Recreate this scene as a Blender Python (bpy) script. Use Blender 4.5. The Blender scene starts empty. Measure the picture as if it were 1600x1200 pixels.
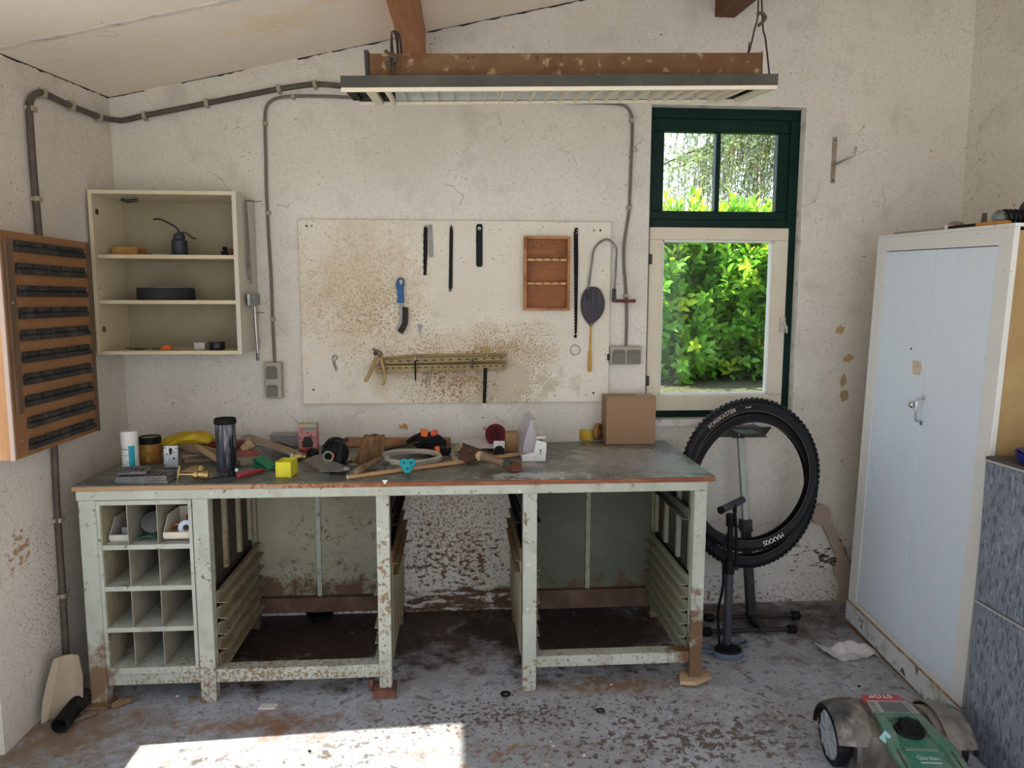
# A whitewashed workshop corner: steel workbench, pin board, window on a laurel hedge, locker.
import bpy, bmesh, math, random
from math import sin, cos, pi, radians, sqrt, atan2, tan
from mathutils import Vector, Matrix, Euler
SC = bpy.context.scene
COL = SC.collection
random.seed(7)
V = Vector

# ---------------------------------------------------------------- camera (solved from the room's own lines)
FPX, PITCH, YAW, ROLL = 1146.78, .1155, .0717, .0023
CAM = V((1.6057, -3.64, 1.6))
_F = V((sin(YAW)*cos(PITCH), cos(YAW)*cos(PITCH), -sin(PITCH)))
_R0 = V((cos(YAW), -sin(YAW), 0)); _U0 = _R0.cross(_F)
_R = _R0*cos(ROLL)+_U0*sin(ROLL); _U = _U0*cos(ROLL)-_R0*sin(ROLL)
def ray(a, b): return _F*FPX+_R*(a-800)+_U*(600-b)
def at(a, b, x=None, y=None, z=None):
    """the point of a real plane (a wall, the bench top, the floor) seen in that direction"""
    d = ray(a, b)
    t = (x-CAM.x)/d.x if x is not None else (y-CAM.y)/d.y if y is not None else (z-CAM.z)/d.z
    return CAM+d*t
def ppm(P): return FPX/((V(P)-CAM).dot(_F))
cd = bpy.data.cameras.new('camera'); cam = bpy.data.objects.new('camera', cd); COL.objects.link(cam)
cd.sensor_width = 36; cd.lens = FPX/1600*36; cd.clip_start = .05
m = Matrix((( _R.x, _U.x, -_F.x), (_R.y, _U.y, -_F.y), (_R.z, _U.z, -_F.z))).to_4x4()
cam.matrix_world = Matrix.Translation(CAM) @ m
SC.camera = cam

# ---------------------------------------------------------------- mesh builder
def TR(loc=(0,0,0), rz=0, ry=0, rx=0, s=1):
    M = Matrix.Translation(V(loc)) @ Matrix.Rotation(rz,4,'Z') @ Matrix.Rotation(ry,4,'Y') @ Matrix.Rotation(rx,4,'X')
    return M @ Matrix.Diagonal((s,s,s,1)) if s != 1 else M
def FRAME(o, zdir, xhint=(1,0,0)):
    z = V(zdir).normalized(); x = V(xhint)-z*V(xhint).dot(z)
    if x.length < 1e-4: x = V((0,1,0))-z*z.y
    x.normalize(); y = z.cross(x)
    return Matrix(((x.x,y.x,z.x,o[0]),(x.y,y.y,z.y,o[1]),(x.z,y.z,z.z,o[2]),(0,0,0,1)))
class MB:
    def __init__(s): s.v = []; s.f = []
    def add(s, vs, fs, M=None):
        n = len(s.v); s.v += [M @ V(p) for p in vs] if M is not None else [V(p) for p in vs]
        s.f += [tuple(i+n for i in f) for f in fs]; return s
    def box(s, x0, x1, y0, y1, z0, z1, M=None):
        return s.add([(x0,y0,z0),(x1,y0,z0),(x1,y1,z0),(x0,y1,z0),(x0,y0,z1),(x1,y0,z1),(x1,y1,z1),(x0,y1,z1)],
            [(3,2,1,0),(4,5,6,7),(0,1,5,4),(1,2,6,5),(2,3,7,6),(3,0,4,7)], M)
    def prism(s, pts, vec, M=None):
        n = len(pts); p = [V(q) for q in pts]; v = V(vec)
        return s.add(p+[q+v for q in p], [tuple(range(n-1,-1,-1)), tuple(range(n,2*n))]+[(i,(i+1)%n,n+(i+1)%n,n+i) for i in range(n)], M)
    def xz(s, pts, y0, y1, M=None): return s.prism([(a,y0,b) for a,b in pts], (0,y1-y0,0), M)
    def xy(s, pts, z0, z1, M=None): return s.prism([(a,b,z0) for a,b in pts], (0,0,z1-z0), M)
    def tube(s, pts, r, n=8, closed=False, M=None):
        P = [V(p) for p in pts]; k = len(P); R = r if isinstance(r,(list,tuple)) else [r]*k
        vs = []; fs = []; up = None
        for i in range(k):
            if closed: t = P[(i+1)%k]-P[i-1]
            else: t = P[min(i+1,k-1)]-P[max(i-1,0)]
            t.normalize()
            if up is None: up = V((0,0,1)) if abs(t.z) < .9 else V((1,0,0))
            a = up-t*up.dot(t); a.normalize(); b = t.cross(a); up = a
            for j in range(n):
                w = 2*pi*j/n; vs.append(P[i]+(a*cos(w)+b*sin(w))*R[i])
        for i in range(k if closed else k-1):
            q = (i+1)%k
            for j in range(n): fs.append((i*n+j, i*n+(j+1)%n, q*n+(j+1)%n, q*n+j))
        if not closed: fs += [tuple(range(n-1,-1,-1)), tuple((k-1)*n+j for j in range(n))]
        return s.add(vs, fs, M)
    def lathe(s, prof, n=24, M=None, cap=True):
        vs = []; fs = []; k = len(prof)
        for r, z in prof:
            for j in range(n): w = 2*pi*j/n; vs.append((r*cos(w), r*sin(w), z))
        for i in range(k-1):
            for j in range(n): fs.append((i*n+j, i*n+(j+1)%n, (i+1)*n+(j+1)%n, (i+1)*n+j))
        if cap: fs += [tuple(range(n-1,-1,-1)), tuple((k-1)*n+j for j in range(n))]
        return s.add(vs, fs, M)
    def grid(s, fn, nu, nv, M=None, cu=False):
        vs = [fn(i/(nu if cu else nu-1), j/(nv-1)) for i in range(nu) for j in range(nv)]
        fs = [((i)*nv+j, ((i+1)%nu)*nv+j, ((i+1)%nu)*nv+j+1, i*nv+j+1) for i in range(nu if cu else nu-1) for j in range(nv-1)]
        return s.add(vs, fs, M)
    def sheet(s, fn, nu, nv, th):
        """a surface with real thickness: two skins and a rim"""
        top = [V(fn(i/(nu-1), j/(nv-1))) for i in range(nu) for j in range(nv)]
        n = len(top); nr = [V((0,0,0)) for _ in top]
        fs = [(i*nv+j, (i+1)*nv+j, (i+1)*nv+j+1, i*nv+j+1) for i in range(nu-1) for j in range(nv-1)]
        for f in fs:
            w = (top[f[1]]-top[f[0]]).cross(top[f[3]]-top[f[0]])
            for k in f: nr[k] += w
        bot = [p-nn.normalized()*th for p, nn in zip(top, nr)]
        rim = [i*nv for i in range(nu)]+[(nu-1)*nv+j for j in range(1,nv)]+[i*nv+nv-1 for i in range(nu-2,-1,-1)]+[j for j in range(nv-2,0,-1)]
        g = fs+[tuple(k+n for k in reversed(f)) for f in fs]
        for a in range(len(rim)): p, q = rim[a], rim[(a+1)%len(rim)]; g.append((p,q,q+n,p+n))
        return s.add(top+bot, g)
    def done(s, name, mat, parent=None, label=None, cat=None, group=None, kind=None, bevel=0, seg=2, smooth=38, world=True, sub=0, loc=None, recalc=True):
        off = V((0,0,0)); lc = V((0,0,0))
        if parent is not None:
            r = parent
            while r.parent: r = r.parent
            if world: off = r.location.copy()
        elif kind != 'structure':
            xs = [p.x for p in s.v]; ys = [p.y for p in s.v]; zs = [p.z for p in s.v]
            lc = V(loc) if loc is not None else V(((min(xs)+max(xs))/2, (min(ys)+max(ys))/2, min(zs))); off = lc
        me = bpy.data.meshes.new(name)
        me.from_pydata([p-off for p in s.v], [], s.f)
        if recalc:
            b = bmesh.new(); b.from_mesh(me); bmesh.ops.recalc_face_normals(b, faces=b.faces); b.to_mesh(me); b.free()
        for p in me.polygons: p.use_smooth = True
        me.set_sharp_from_angle(angle=radians(smooth))
        me.materials.append(mat)
        o = bpy.data.objects.new(name, me); COL.objects.link(o)
        o.location = lc
        if parent is not None: o.parent = parent
        tag(o, label, cat, group, kind)
        if bevel:
            md = o.modifiers.new('bevel','BEVEL'); md.width = bevel; md.segments = seg; md.limit_method = 'ANGLE'; md.angle_limit = radians(40)
        if sub:
            md = o.modifiers.new('sub','SUBSURF'); md.levels = sub; md.render_levels = sub
        return o
def tag(o, label=None, cat=None, group=None, kind=None):
    if label: o['label'] = label
    if cat: o['category'] = cat
    if group: o['group'] = group
    if kind: o['kind'] = kind
def thing(name, label, cat, loc=(0,0,0), group=None, M=None):
    o = bpy.data.objects.new(name, None); COL.objects.link(o); o.empty_display_size = .05
    if M is not None: o.matrix_world = M
    else: o.location = V(loc)
    tag(o, label, cat, group); return o
def dup(root, loc, rotz=None, label=None):
    r = root.copy(); COL.objects.link(r); r.location = V(loc)
    if rotz is not None: r.rotation_euler = (root.rotation_euler[0], root.rotation_euler[1], rotz)
    if label: r['label'] = label
    for ch in list(root.children):
        c = ch.copy(); COL.objects.link(c); c.parent = r
        for g in list(ch.children):
            d = g.copy(); COL.objects.link(d); d.parent = c
    return r
def text_geo(body, size, extrude=.0006, space=1.0):
    cu = bpy.data.curves.new('lettering','FONT'); cu.body = body; cu.size = size; cu.extrude = extrude; cu.align_x = 'CENTER'; cu.align_y = 'CENTER'; cu.space_character = space
    o = bpy.data.objects.new('lettering_source', cu); COL.objects.link(o)
    dg = bpy.context.evaluated_depsgraph_get()
    me = bpy.data.meshes.new_from_object(o.evaluated_get(dg))
    vs = [v.co.copy() for v in me.vertices]; fs = [tuple(p.vertices) for p in me.polygons]
    bpy.data.objects.remove(o); bpy.data.curves.remove(cu); bpy.data.meshes.remove(me)
    return vs, fs
def arc(c, r, a0, a1, n, ax=(1,0,0), ay=(0,0,1)):
    c = V(c); ax = V(ax); ay = V(ay)
    return [c+ax*(r*cos(a0+(a1-a0)*i/(n-1)))+ay*(r*sin(a0+(a1-a0)*i/(n-1))) for i in range(n)]
def smooth_path(pts, k=4):
    """Catmull-Rom through the points"""
    P = [V(p) for p in pts]; out = []
    for i in range(len(P)-1):
        a = P[max(i-1,0)]; b = P[i]; c = P[i+1]; d = P[min(i+2,len(P)-1)]
        for j in range(k):
            t = j/k; out.append(.5*((2*b)+(c-a)*t+(2*a-5*b+4*c-d)*t*t+(3*b-a-3*c+d)*t**3))
    return out+[P[-1]]

# ---------------------------------------------------------------- materials
def C4(c): return (c[0], c[1], c[2], 1)
class NT:
    def __init__(s, name):
        s.m = bpy.data.materials.new(name); s.m.use_nodes = True; s.t = s.m.node_tree; s.t.nodes.clear()
        s.out = s.n('ShaderNodeOutputMaterial'); s.co = s.n('ShaderNodeTexCoord').outputs['Object']
    def n(s, t, **k):
        x = s.t.nodes.new(t)
        for a, b in k.items(): setattr(x, a, b)
        return x
    def l(s, a, b): s.t.links.new(a, b)
    def noise(s, sc, det=4, rough=.6, vec=None, dist=0):
        x = s.n('ShaderNodeTexNoise'); x.inputs['Scale'].default_value = sc; x.inputs['Detail'].default_value = det
        x.inputs['Roughness'].default_value = rough; x.inputs['Distortion'].default_value = dist
        s.l(vec or s.co, x.inputs['Vector']); return x.outputs['Fac']
    def rng(s, v, lo, hi, a=0, b=1):
        x = s.n('ShaderNodeMapRange'); x.clamp = True
        s.l(v, x.inputs['Value'])
        for k, q in zip(('From Min','From Max','To Min','To Max'), (lo,hi,a,b)): x.inputs[k].default_value = q
        return x.outputs['Result']
    def math(s, op, a, b=None):
        x = s.n('ShaderNodeMath', operation=op)
        for i, q in enumerate((a, b)):
            if q is None: continue
            if isinstance(q, (int,float)): x.inputs[i].default_value = q
            else: s.l(q, x.inputs[i])
        return x.outputs[0]
    def mapping(s, loc=(0,0,0), scale=(1,1,1), rot=(0,0,0)):
        x = s.n('ShaderNodeMapping'); x.inputs['Location'].default_value = loc; x.inputs['Scale'].default_value = scale; x.inputs['Rotation'].default_value = rot
        s.l(s.co, x.inputs['Vector']); return x.outputs['Vector']
    def mix(s, fac, a, b):
        x = s.n('ShaderNodeMix', data_type='RGBA')
        if isinstance(fac,(int,float)): x.inputs[0].default_value = fac
        else: s.l(fac, x.inputs[0])
        for i, q in ((6,a),(7,b)):
            if isinstance(q, tuple): x.inputs[i].default_value = C4(q)
            else: s.l(q, x.inputs[i])
        return x.outputs[2]
    def fac(s, L):
        k = L[0]
        if k == 'n': return s.rng(s.noise(L[2]), L[3], L[4])
        if k == 'sq':                # squiggly flecks: scale, lo, hi, mask scale, mask lo, mask hi
            return s.math('MULTIPLY', s.rng(s.noise(L[2],3,.6,None,2.6), L[3], L[4]), s.rng(s.noise(L[5],3), L[6], L[7]))
        if k == 'nn': return s.math('MULTIPLY', s.rng(s.noise(L[2]), L[3], L[4]), s.rng(s.noise(L[5], 3), L[6], L[7]))
        if k == 's': return s.rng(s.noise(1, 4, .6, s.mapping(scale=L[2])), L[3], L[4])
        if k == 'b' or k == 'bn':    # a stain with its own place: centre, radii
            c, r = L[3], L[4]
            mp = s.mapping(loc=tuple(-c[i]/r[i] for i in range(3)), scale=tuple(1/q for q in r))
            ln = s.n('ShaderNodeVectorMath', operation='LENGTH'); s.l(mp, ln.inputs[0])
            g = s.math('SUBTRACT', 1.0, ln.outputs['Value'])
            v = s.math('ADD', s.noise(L[2], 5, .7), s.math('MULTIPLY', g, .35))
            return s.rng(v, L[5], L[6])
        if k == 'z':                 # dirt that clings low down: z0 full, z1 none
            sp = s.n('ShaderNodeSeparateXYZ'); s.l(s.co, sp.inputs[0])
            g = s.rng(sp.outputs['Z'], L[3], L[4], 1, 0)
            return s.rng(s.math('ADD', s.noise(L[2], 5, .7), s.math('MULTIPLY', g, .3)), L[5], L[6])
        if k == 'c':                 # hairline cracks
            no = s.n('ShaderNodeTexNoise'); no.inputs['Scale'].default_value = 3.5; no.inputs['Detail'].default_value = 5; s.l(s.co, no.inputs['Vector'])
            mx = s.n('ShaderNodeVectorMath', operation='MULTIPLY_ADD'); s.l(no.outputs['Color'], mx.inputs[0]); mx.inputs[1].default_value = (.30,.30,.30); s.l(s.co, mx.inputs[2])
            vo = s.n('ShaderNodeTexVoronoi', feature='DISTANCE_TO_EDGE'); vo.inputs['Scale'].default_value = L[2]; s.l(mx.outputs[0], vo.inputs['Vector'])
            return s.math('MULTIPLY', s.rng(vo.outputs['Distance'], 0, L[3], 1, 0), s.rng(s.noise(L[4], 3), L[5], L[6]))
        if k == 'bs':                # speckled dirt inside a place: scale (number or vector), centre, radii, lo, hi
            c, r = L[3], L[4]
            mp = s.mapping(loc=tuple(-c[i]/r[i] for i in range(3)), scale=tuple(1/q for q in r))
            ln = s.n('ShaderNodeVectorMath', operation='LENGTH'); s.l(mp, ln.inputs[0])
            g = s.math('SUBTRACT', 1.0, ln.outputs['Value'])
            g = s.math('ADD', g, s.math('MULTIPLY', s.math('SUBTRACT', s.noise(5,3), .5), 1.1))
            sc = L[2]; nz = s.noise(sc,4,.65) if isinstance(sc,(int,float)) else s.noise(1,4,.65,s.mapping(scale=sc))
            v = s.math('ADD', nz, s.math('MULTIPLY', s.rng(g, -.1, 1.0), .16))
            return s.math('MULTIPLY', s.rng(v, L[5], L[6]), s.rng(g, 0, .25))
def mat(name, base, rough=.6, metal=0, layers=(), bump=None, spec=.22, coat=0, alpha=1, rvar=0):
    t = NT(name); b = t.n('ShaderNodeBsdfPrincipled')
    col = base
    for L in layers:
        f = t.fac(L)
        amt = L[-1] if isinstance(L[-1], str) else None
        if amt: f = t.math('MULTIPLY', f, float(amt))
        col = t.mix(f, col, L[1])
    if isinstance(col, tuple): b.inputs['Base Color'].default_value = C4(col)
    else: t.l(col, b.inputs['Base Color'])
    b.inputs['Roughness'].default_value = rough; b.inputs['Metallic'].default_value = metal
    b.inputs['Specular IOR Level'].default_value = spec; b.inputs['Coat Weight'].default_value = coat
    if rvar: t.l(t.rng(t.noise(14), .3, .7, max(0,rough-rvar), min(1,rough+rvar)), b.inputs['Roughness'])
    if bump:
        bp = t.n('ShaderNodeBump'); bp.inputs['Strength'].default_value = bump[1]; bp.inputs['Distance'].default_value = .01
        t.l(t.noise(bump[0], 5, .65), bp.inputs['Height']); t.l(bp.outputs[0], b.inputs['Normal'])
    t.l(b.outputs[0], t.out.inputs[0])
    return t.m
def wood(name, a, b, scale=(4,60,60), rough=.65, dirt=None):
    L = [('s', b, scale, .35, .65)]
    if dirt: L.append(('n', dirt, 9, .5, .7))
    return mat(name, a, rough, layers=L, bump=(60,.1))
def dusty(name, col, opac):
    t = NT(name); a = t.n('ShaderNodeBsdfTransparent'); g = t.n('ShaderNodeBsdfPrincipled'); g.inputs['Base Color'].default_value = C4(col); g.inputs['Roughness'].default_value = .35; g.inputs['Specular IOR Level'].default_value = .3
    x = t.n('ShaderNodeMixShader'); x.inputs[0].default_value = opac
    t.l(a.outputs[0], x.inputs[1]); t.l(g.outputs[0], x.inputs[2]); t.l(x.outputs[0], t.out.inputs[0]); return t.m
def clear(name, tint, mixf=.12, rough=.05):
    t = NT(name); a = t.n('ShaderNodeBsdfTransparent'); a.inputs[0].default_value = C4(tint)
    g = t.n('ShaderNodeBsdfGlossy'); g.inputs['Roughness'].default_value = rough
    x = t.n('ShaderNodeMixShader'); x.inputs[0].default_value = mixf
    t.l(a.outputs[0], x.inputs[1]); t.l(g.outputs[0], x.inputs[2]); t.l(x.outputs[0], t.out.inputs[0]); return t.m
def leafmat(name, a, b, trans=.35, rough=.35, scale=9):
    t = NT(name); p = t.n('ShaderNodeBsdfPrincipled'); p.inputs['Roughness'].default_value = rough*.8; p.inputs['Specular IOR Level'].default_value = .5
    col = t.mix(t.rng(t.noise(scale,2), .35, .65), a, b); t.l(col, p.inputs['Base Color'])
    tr = t.n('ShaderNodeBsdfTranslucent'); t.l(col, tr.inputs[0])
    x = t.n('ShaderNodeMixShader'); x.inputs[0].default_value = trans
    t.l(p.outputs[0], x.inputs[1]); t.l(tr.outputs[0], x.inputs[2]); t.l(x.outputs[0], t.out.inputs[0]); return t.m
SPK = (.17,.12,.085)
def plaster(name, base, hi, low_dirt=True, extra=()):
    L = [('n', hi, 1.3, .38, .66), ('n', tuple(c*.84 for c in base), 5, .54, .74),
         ('n', tuple(c*.90 for c in base), 60, .5, .75),
         ('sq', SPK, 42, .675, .70, 2.2, .36, .60), ('sq', (.21,.16,.115), 85, .66, .70, 3.3, .34, .56), ('nn', SPK, 60, .66, .69, 2.2, .40, .62), ('sq', (.15,.10,.07), 24, .70, .715, 2.6, .44, .6),
         ('c', (.26,.19,.13), 2.2, .005, 2.6, .58, .63), ('c', (.26,.19,.13), 5.0, .008, 2.3, .61, .67), ('c', (.32,.24,.17), 1.1, .0025, 1.7, .58, .62)]
    L += list(extra)
    if low_dirt: L += [('z', (.24,.16,.10), 55, 0, .60, .83, .88)]
    return mat(name, base, .9, layers=L, bump=(16,.35), spec=.1)
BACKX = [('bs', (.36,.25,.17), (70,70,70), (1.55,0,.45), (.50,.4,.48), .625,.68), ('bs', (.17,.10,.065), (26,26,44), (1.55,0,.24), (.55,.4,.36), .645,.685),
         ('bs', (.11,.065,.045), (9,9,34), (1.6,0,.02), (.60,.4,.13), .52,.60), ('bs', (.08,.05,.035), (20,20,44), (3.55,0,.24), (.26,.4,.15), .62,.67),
         ('bs', (.26,.17,.11), (40,40,50), (2.95,0,.06), (.6,.4,.20), .66,.72),
         ('b', (.45,.32,.16), 9, (3.56,0,1.44), (.035,.2,.04), .62,.66), ('b', (.45,.32,.16), 9, (3.60,0,1.30), (.04,.2,.04), .62,.66),
         ('b', (.42,.30,.16), 9, (3.585,0,1.19), (.03,.2,.05), .62,.66), ('b', (.42,.30,.16), 9, (3.59,0,1.1), (.035,.2,.04), .62,.66),
         ('b', (.45,.24,.07), 40, (1.325,0,.965), (.04,.2,.02), .6,.66)]
M_wall = plaster('plaster_back', (.62,.59,.52), (.70,.67,.605), True, BACKX)
M_wall_side = plaster('plaster_side', (.65,.605,.535), (.72,.68,.61), False, [('bs', (.42,.26,.15), (70,30,50), (0,-.92,.68), (.3,.10,.12), .60,.66), ('bs', (.30,.20,.13), (80,80,110), (0,-.75,.40), (.3,.5,.7), .705,.735)])
M_wall_right = plaster('plaster_right', (.68,.64,.56), (.74,.70,.62), False)
M_ceil = mat('ceiling_paint', (.86,.76,.645), .8, layers=[('n', (.89,.80,.69), 1.2, .4, .65), ('b', (.84,.70,.47), 14, (.9,-.55,2.66), (.28,.2,.3), .56,.86),
         ('b', (.82,.67,.44), 14, (1.16,-.75,2.7), (.16,.16,.3), .56,.86), ('c', (.5,.41,.33), 1.4, .003, 2, .55,.6), ('nn', (.3,.2,.14), 60, .66,.70, 3,.5,.6)], bump=(10,.1), spec=.1)
M_seam = mat('seam_filler', (.66,.62,.57), .8, layers=[('s',(.42,.37,.32),(3,60,60),.52,.66)])
M_floor = mat('painted_concrete', (.34,.345,.355), .62, layers=[
    ('n', (.40,.415,.445), 2.2, .42, .62), ('n', (.27,.255,.245), 7, .5, .68), ('n',(.50,.50,.52),26,.56,.72),
    ('nn', (.135,.12,.11), 20, .57, .62, 2.0, .43, .58), ('nn', (.13,.12,.11), 55, .58, .64, 3.1, .40, .56), ('nn', (.16,.12,.09), 34, .60,.66, 1.4,.45,.6),
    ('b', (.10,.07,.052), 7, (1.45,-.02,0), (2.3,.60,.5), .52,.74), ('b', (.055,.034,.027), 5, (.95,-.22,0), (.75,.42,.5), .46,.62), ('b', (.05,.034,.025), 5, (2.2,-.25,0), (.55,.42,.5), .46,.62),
    ('b', (.24,.15,.085), 22, (2.25,-.78,0), (.55,.13,.4), .60,.84), ('b', (.25,.13,.07), 9, (.85,-.98,0), (.5,.16,.4), .62,.84), ('b', (.23,.16,.10), 12, (.12,-1.0,0), (.5,.35,.4), .52,.8),
    ('b', (.10,.085,.07), 9, (3.2,-.2,0), (.7,.30,.5), .52,.78),
    ('bs', (.13,.10,.085), (30,30,30), (2.45,-1.16,0), (.80,.30,.5), .635,.67), ('bs', (.10,.075,.06), (55,55,55), (1.75,-.98,0), (.9,.22,.5), .66,.69), ('bs', (.27,.16,.09), (20,20,20), (1.72,-1.2,0), (.35,.16,.5), .66,.74), ('nn', (.60,.59,.57), 75, .715, .73, 3, .42,.55), ('nn', (.34,.20,.10), 20, .64,.72, 2.6,.5,.62)], bump=(22,.25), spec=.35, rvar=.15)
M_green_frame = mat('dark_green_gloss', (.0035,.020,.0155), .35, layers=[('n',(.006,.027,.021),6,.4,.7)], bump=(14,.08), spec=.12)
M_cream = mat('cream_paint', (.62,.56,.43), .5, layers=[('n',(.66,.61,.49),3,.4,.6), ('b',(.16,.09,.045),30,(3.235,.02,1.10),(.06,.2,.11),.60,.68), ('nn',(.3,.2,.1),50,.66,.7,4,.5,.6)], bump=(20,.1))
M_pane = clear('window_glass', (.93,.98,.955), .014, .02)
M_sill = mat('white_sill', (.72,.70,.65), .7, layers=[('n',(.4,.36,.3),20,.55,.7)])
M_bench_paint = mat('worn_green_paint', (.40,.415,.345), .55, layers=[('n',(.46,.475,.405),4,.4,.65), ('n',(.33,.325,.25),9,.5,.72),
    ('nn',(.66,.66,.60),38,.64,.67,5,.5,.58), ('nn',(.17,.12,.075),42,.60,.65,4.5,.43,.58), ('z',(.24,.15,.085),60,.0,.36,.77,.83), ('bs',(.25,.17,.10),(75,75,75),(.75,.02,.10),(.75,.3,.14),.63,.69), ('bs',(.24,.15,.085),(70,70,70),(1.16,.02,.4),(.06,.3,.45),.64,.70), ('b',(.15,.085,.045),9,(2.44,.01,.08),(.14,.2,.33),.52,.66), ('b',(.20,.125,.075),9,(.03,.01,.10),(.12,.2,.22),.56,.72)], bump=(35,.25), rvar=.12)
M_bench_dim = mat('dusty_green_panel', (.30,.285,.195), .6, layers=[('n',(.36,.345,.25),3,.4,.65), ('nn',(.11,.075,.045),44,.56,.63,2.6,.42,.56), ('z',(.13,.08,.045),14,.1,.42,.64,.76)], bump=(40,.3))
M_bench_shaded = mat('shaded_green_panel', (.105,.115,.08), .6, layers=[('n',(.13,.14,.10),4,.4,.65), ('nn',(.09,.075,.05),30,.62,.68,3,.45,.58), ('z',(.11,.075,.045),14,.1,.35,.66,.78)], bump=(30,.1))  # green paint darkened: the right bay's shade is in the colour
M_panel_dark = mat('shadowy_panel', (.055,.048,.036), .7, layers=[('n',(.085,.075,.055),6,.45,.65)])  # shade of the openings between the ribs, put into the panel colour
M_runner = mat('runner_tan', (.33,.29,.19), .5, layers=[('n',(.25,.20,.12),7,.45,.65),('nn',(.14,.085,.045),30,.58,.64,4,.45,.6)], bump=(30,.1))
M_runner_g = mat('runner_green', (.27,.28,.20), .5, layers=[('n',(.30,.255,.16),5,.45,.62),('nn',(.14,.085,.045),30,.58,.64,4,.45,.6)], bump=(30,.1))
M_runner_brown = mat('runner_brown', (.17,.115,.06), .55, layers=[('n',(.24,.17,.09),6,.45,.65)])
M_runner_dark = mat('runner_dark', (.018,.018,.016), .5, spec=.15)
M_rust_rail = mat('rusty_rail', (.11,.065,.042), .8, layers=[('n',(.17,.11,.07),9,.45,.65)], bump=(40,.3))
M_lino = mat('green_linoleum', (.082,.094,.078), .34, spec=.55, layers=[('n',(.135,.145,.125),5,.42,.65), ('s',(.20,.205,.185),(7,26,20),.56,.68), ('nn',(.045,.05,.042),30,.57,.63,3,.45,.58),
    ('b',(.36,.33,.275),16,(2.16,.42,.89),(.32,.32,.2),.60,.70), ('b',(.40,.42,.44),20,(1.78,.06,.89),(.28,.10,.2),.62,.72), ('b',(.33,.25,.19),16,(1.70,.25,.89),(.16,.1,.2),.62,.72), ('b',(.26,.265,.26),9,(2.3,.25,.89),(.5,.5,.2),.58,.78),
    ('nn',(.62,.6,.55),60,.70,.72,3,.45,.55)], bump=(30,.12), rvar=.12)
M_edge = mat('raw_edge_band', (.20,.062,.03), .6, layers=[('s',(.29,.115,.05),(9,50,60),.42,.62), ('b',(.38,.235,.13),50,(.3,0,.88),(.95,.3,.2),.60,.70), ('nn',(.55,.5,.42),70,.66,.69,5,.5,.58)])
M_patch = mat('bare_green_patch', (.14,.16,.11), .6)
M_board = mat('cream_board', (.66,.615,.515), .7, layers=[('n',(.70,.66,.565),3,.4,.6), ('b',(.60,.52,.39),7,(-.50,0,.55),(.42,.3,.5),.52,.86), ('b',(.56,.47,.33),7,(.0,0,.16),(.5,.3,.26),.52,.84),
    ('bs',(.54,.44,.29),85,(-.50,0,.60),(.46,.4,.44),.615,.71), ('bs',(.40,.29,.17),130,(-.42,0,.42),(.40,.4,.34),.64,.70), ('bs',(.33,.22,.11),140,(.05,0,.12),(.46,.4,.28),.60,.66), ('bs',(.27,.16,.08),60,(.02,0,.15),(.30,.4,.18),.60,.66),
    ('bs',(.33,.21,.10),150,(.28,0,.27),(.34,.4,.16),.60,.655), ('b',(.50,.445,.33),14,(.25,0,.10),(.42,.3,.22),.60,.80), ('nn',(.24,.16,.09),70,.655,.69,3,.42,.58), ('nn',(.14,.09,.05),120,.66,.69,6,.48,.6),
    ('b',(.68,.635,.54),5,(-.66,0,.76),(.09,.3,.10),.53,.66,'.6')], bump=(40,.12))
M_cab = mat('cream_cabinet', (.56,.49,.325), .55, layers=[('n',(.61,.545,.39),3,.4,.6), ('nn',(.2,.13,.07),60,.66,.70,5,.46,.6)], bump=(30,.06))
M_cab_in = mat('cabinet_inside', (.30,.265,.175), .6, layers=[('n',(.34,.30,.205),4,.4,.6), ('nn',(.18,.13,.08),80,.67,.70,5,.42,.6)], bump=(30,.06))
M_cab_side = mat('cabinet_side_white', (.56,.52,.44), .6, layers=[('n',(.55,.51,.43),4,.4,.6), ('nn',(.2,.14,.08),80,.66,.70,5,.42,.6), ('b',(.3,.18,.09),20,(.33,.2,.02),(.2,.3,.1),.62,.74)])
M_hard = mat('hardboard', (.315,.155,.07), .6, layers=[('n',(.26,.125,.053),4,.42,.62), ('n',(.22,.11,.05),20,.58,.74)], bump=(50,.1))
M_hard_edge = mat('hardboard_edge', (.40,.20,.085), .6, layers=[('s',(.46,.25,.12),(30,30,4),.4,.6)])
M_batten = wood('batten_dark', (.115,.07,.042), (.16,.10,.06), (40,40,5))
M_black = mat('black_plastic', (.009,.009,.0095), .42, layers=[('n',(.016,.016,.017),14,.45,.7)], spec=.10)
M_blackdust = mat('dusty_black', (.014,.013,.0125), .6, layers=[('n',(.05,.043,.036),12,.52,.76)], spec=.06)
M_rubber = mat('tyre_rubber', (.0095,.0098,.011), .5, layers=[('n',(.015,.015,.017),18,.45,.7)], spec=.22)
M_beam = wood('beam_wood', (.34,.13,.055), (.44,.19,.085), (50,3,50), .65)
M_beam_end = wood('beam_wood_dark', (.10,.045,.022), (.15,.07,.035), (50,3,50), .7)
M_rustchan = mat('dusty_brown_channel', (.125,.060,.024), .65, layers=[('n',(.165,.09,.04),6,.4,.62), ('n',(.36,.25,.14),26,.575,.69), ('nn',(.05,.03,.02),50,.6,.65,5,.5,.6)], bump=(30,.15))
M_greymetal = mat('grey_enamel', (.062,.060,.050), .55, layers=[('n',(.085,.082,.07),6,.4,.65)], spec=.1)
M_darkmetal = mat('dark_metal', (.035,.034,.032), .5, layers=[('n',(.06,.05,.04),20,.5,.7)])
M_louvre = mat('yellowed_louvre', (.72,.65,.49), .5, layers=[('n',(.66,.61,.48),4,.4,.6)])
M_whitelamp = mat('white_enamel', (.74,.74,.71), .4)
M_tube = mat('tube_glass_white', (.80,.80,.78), .3)
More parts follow.
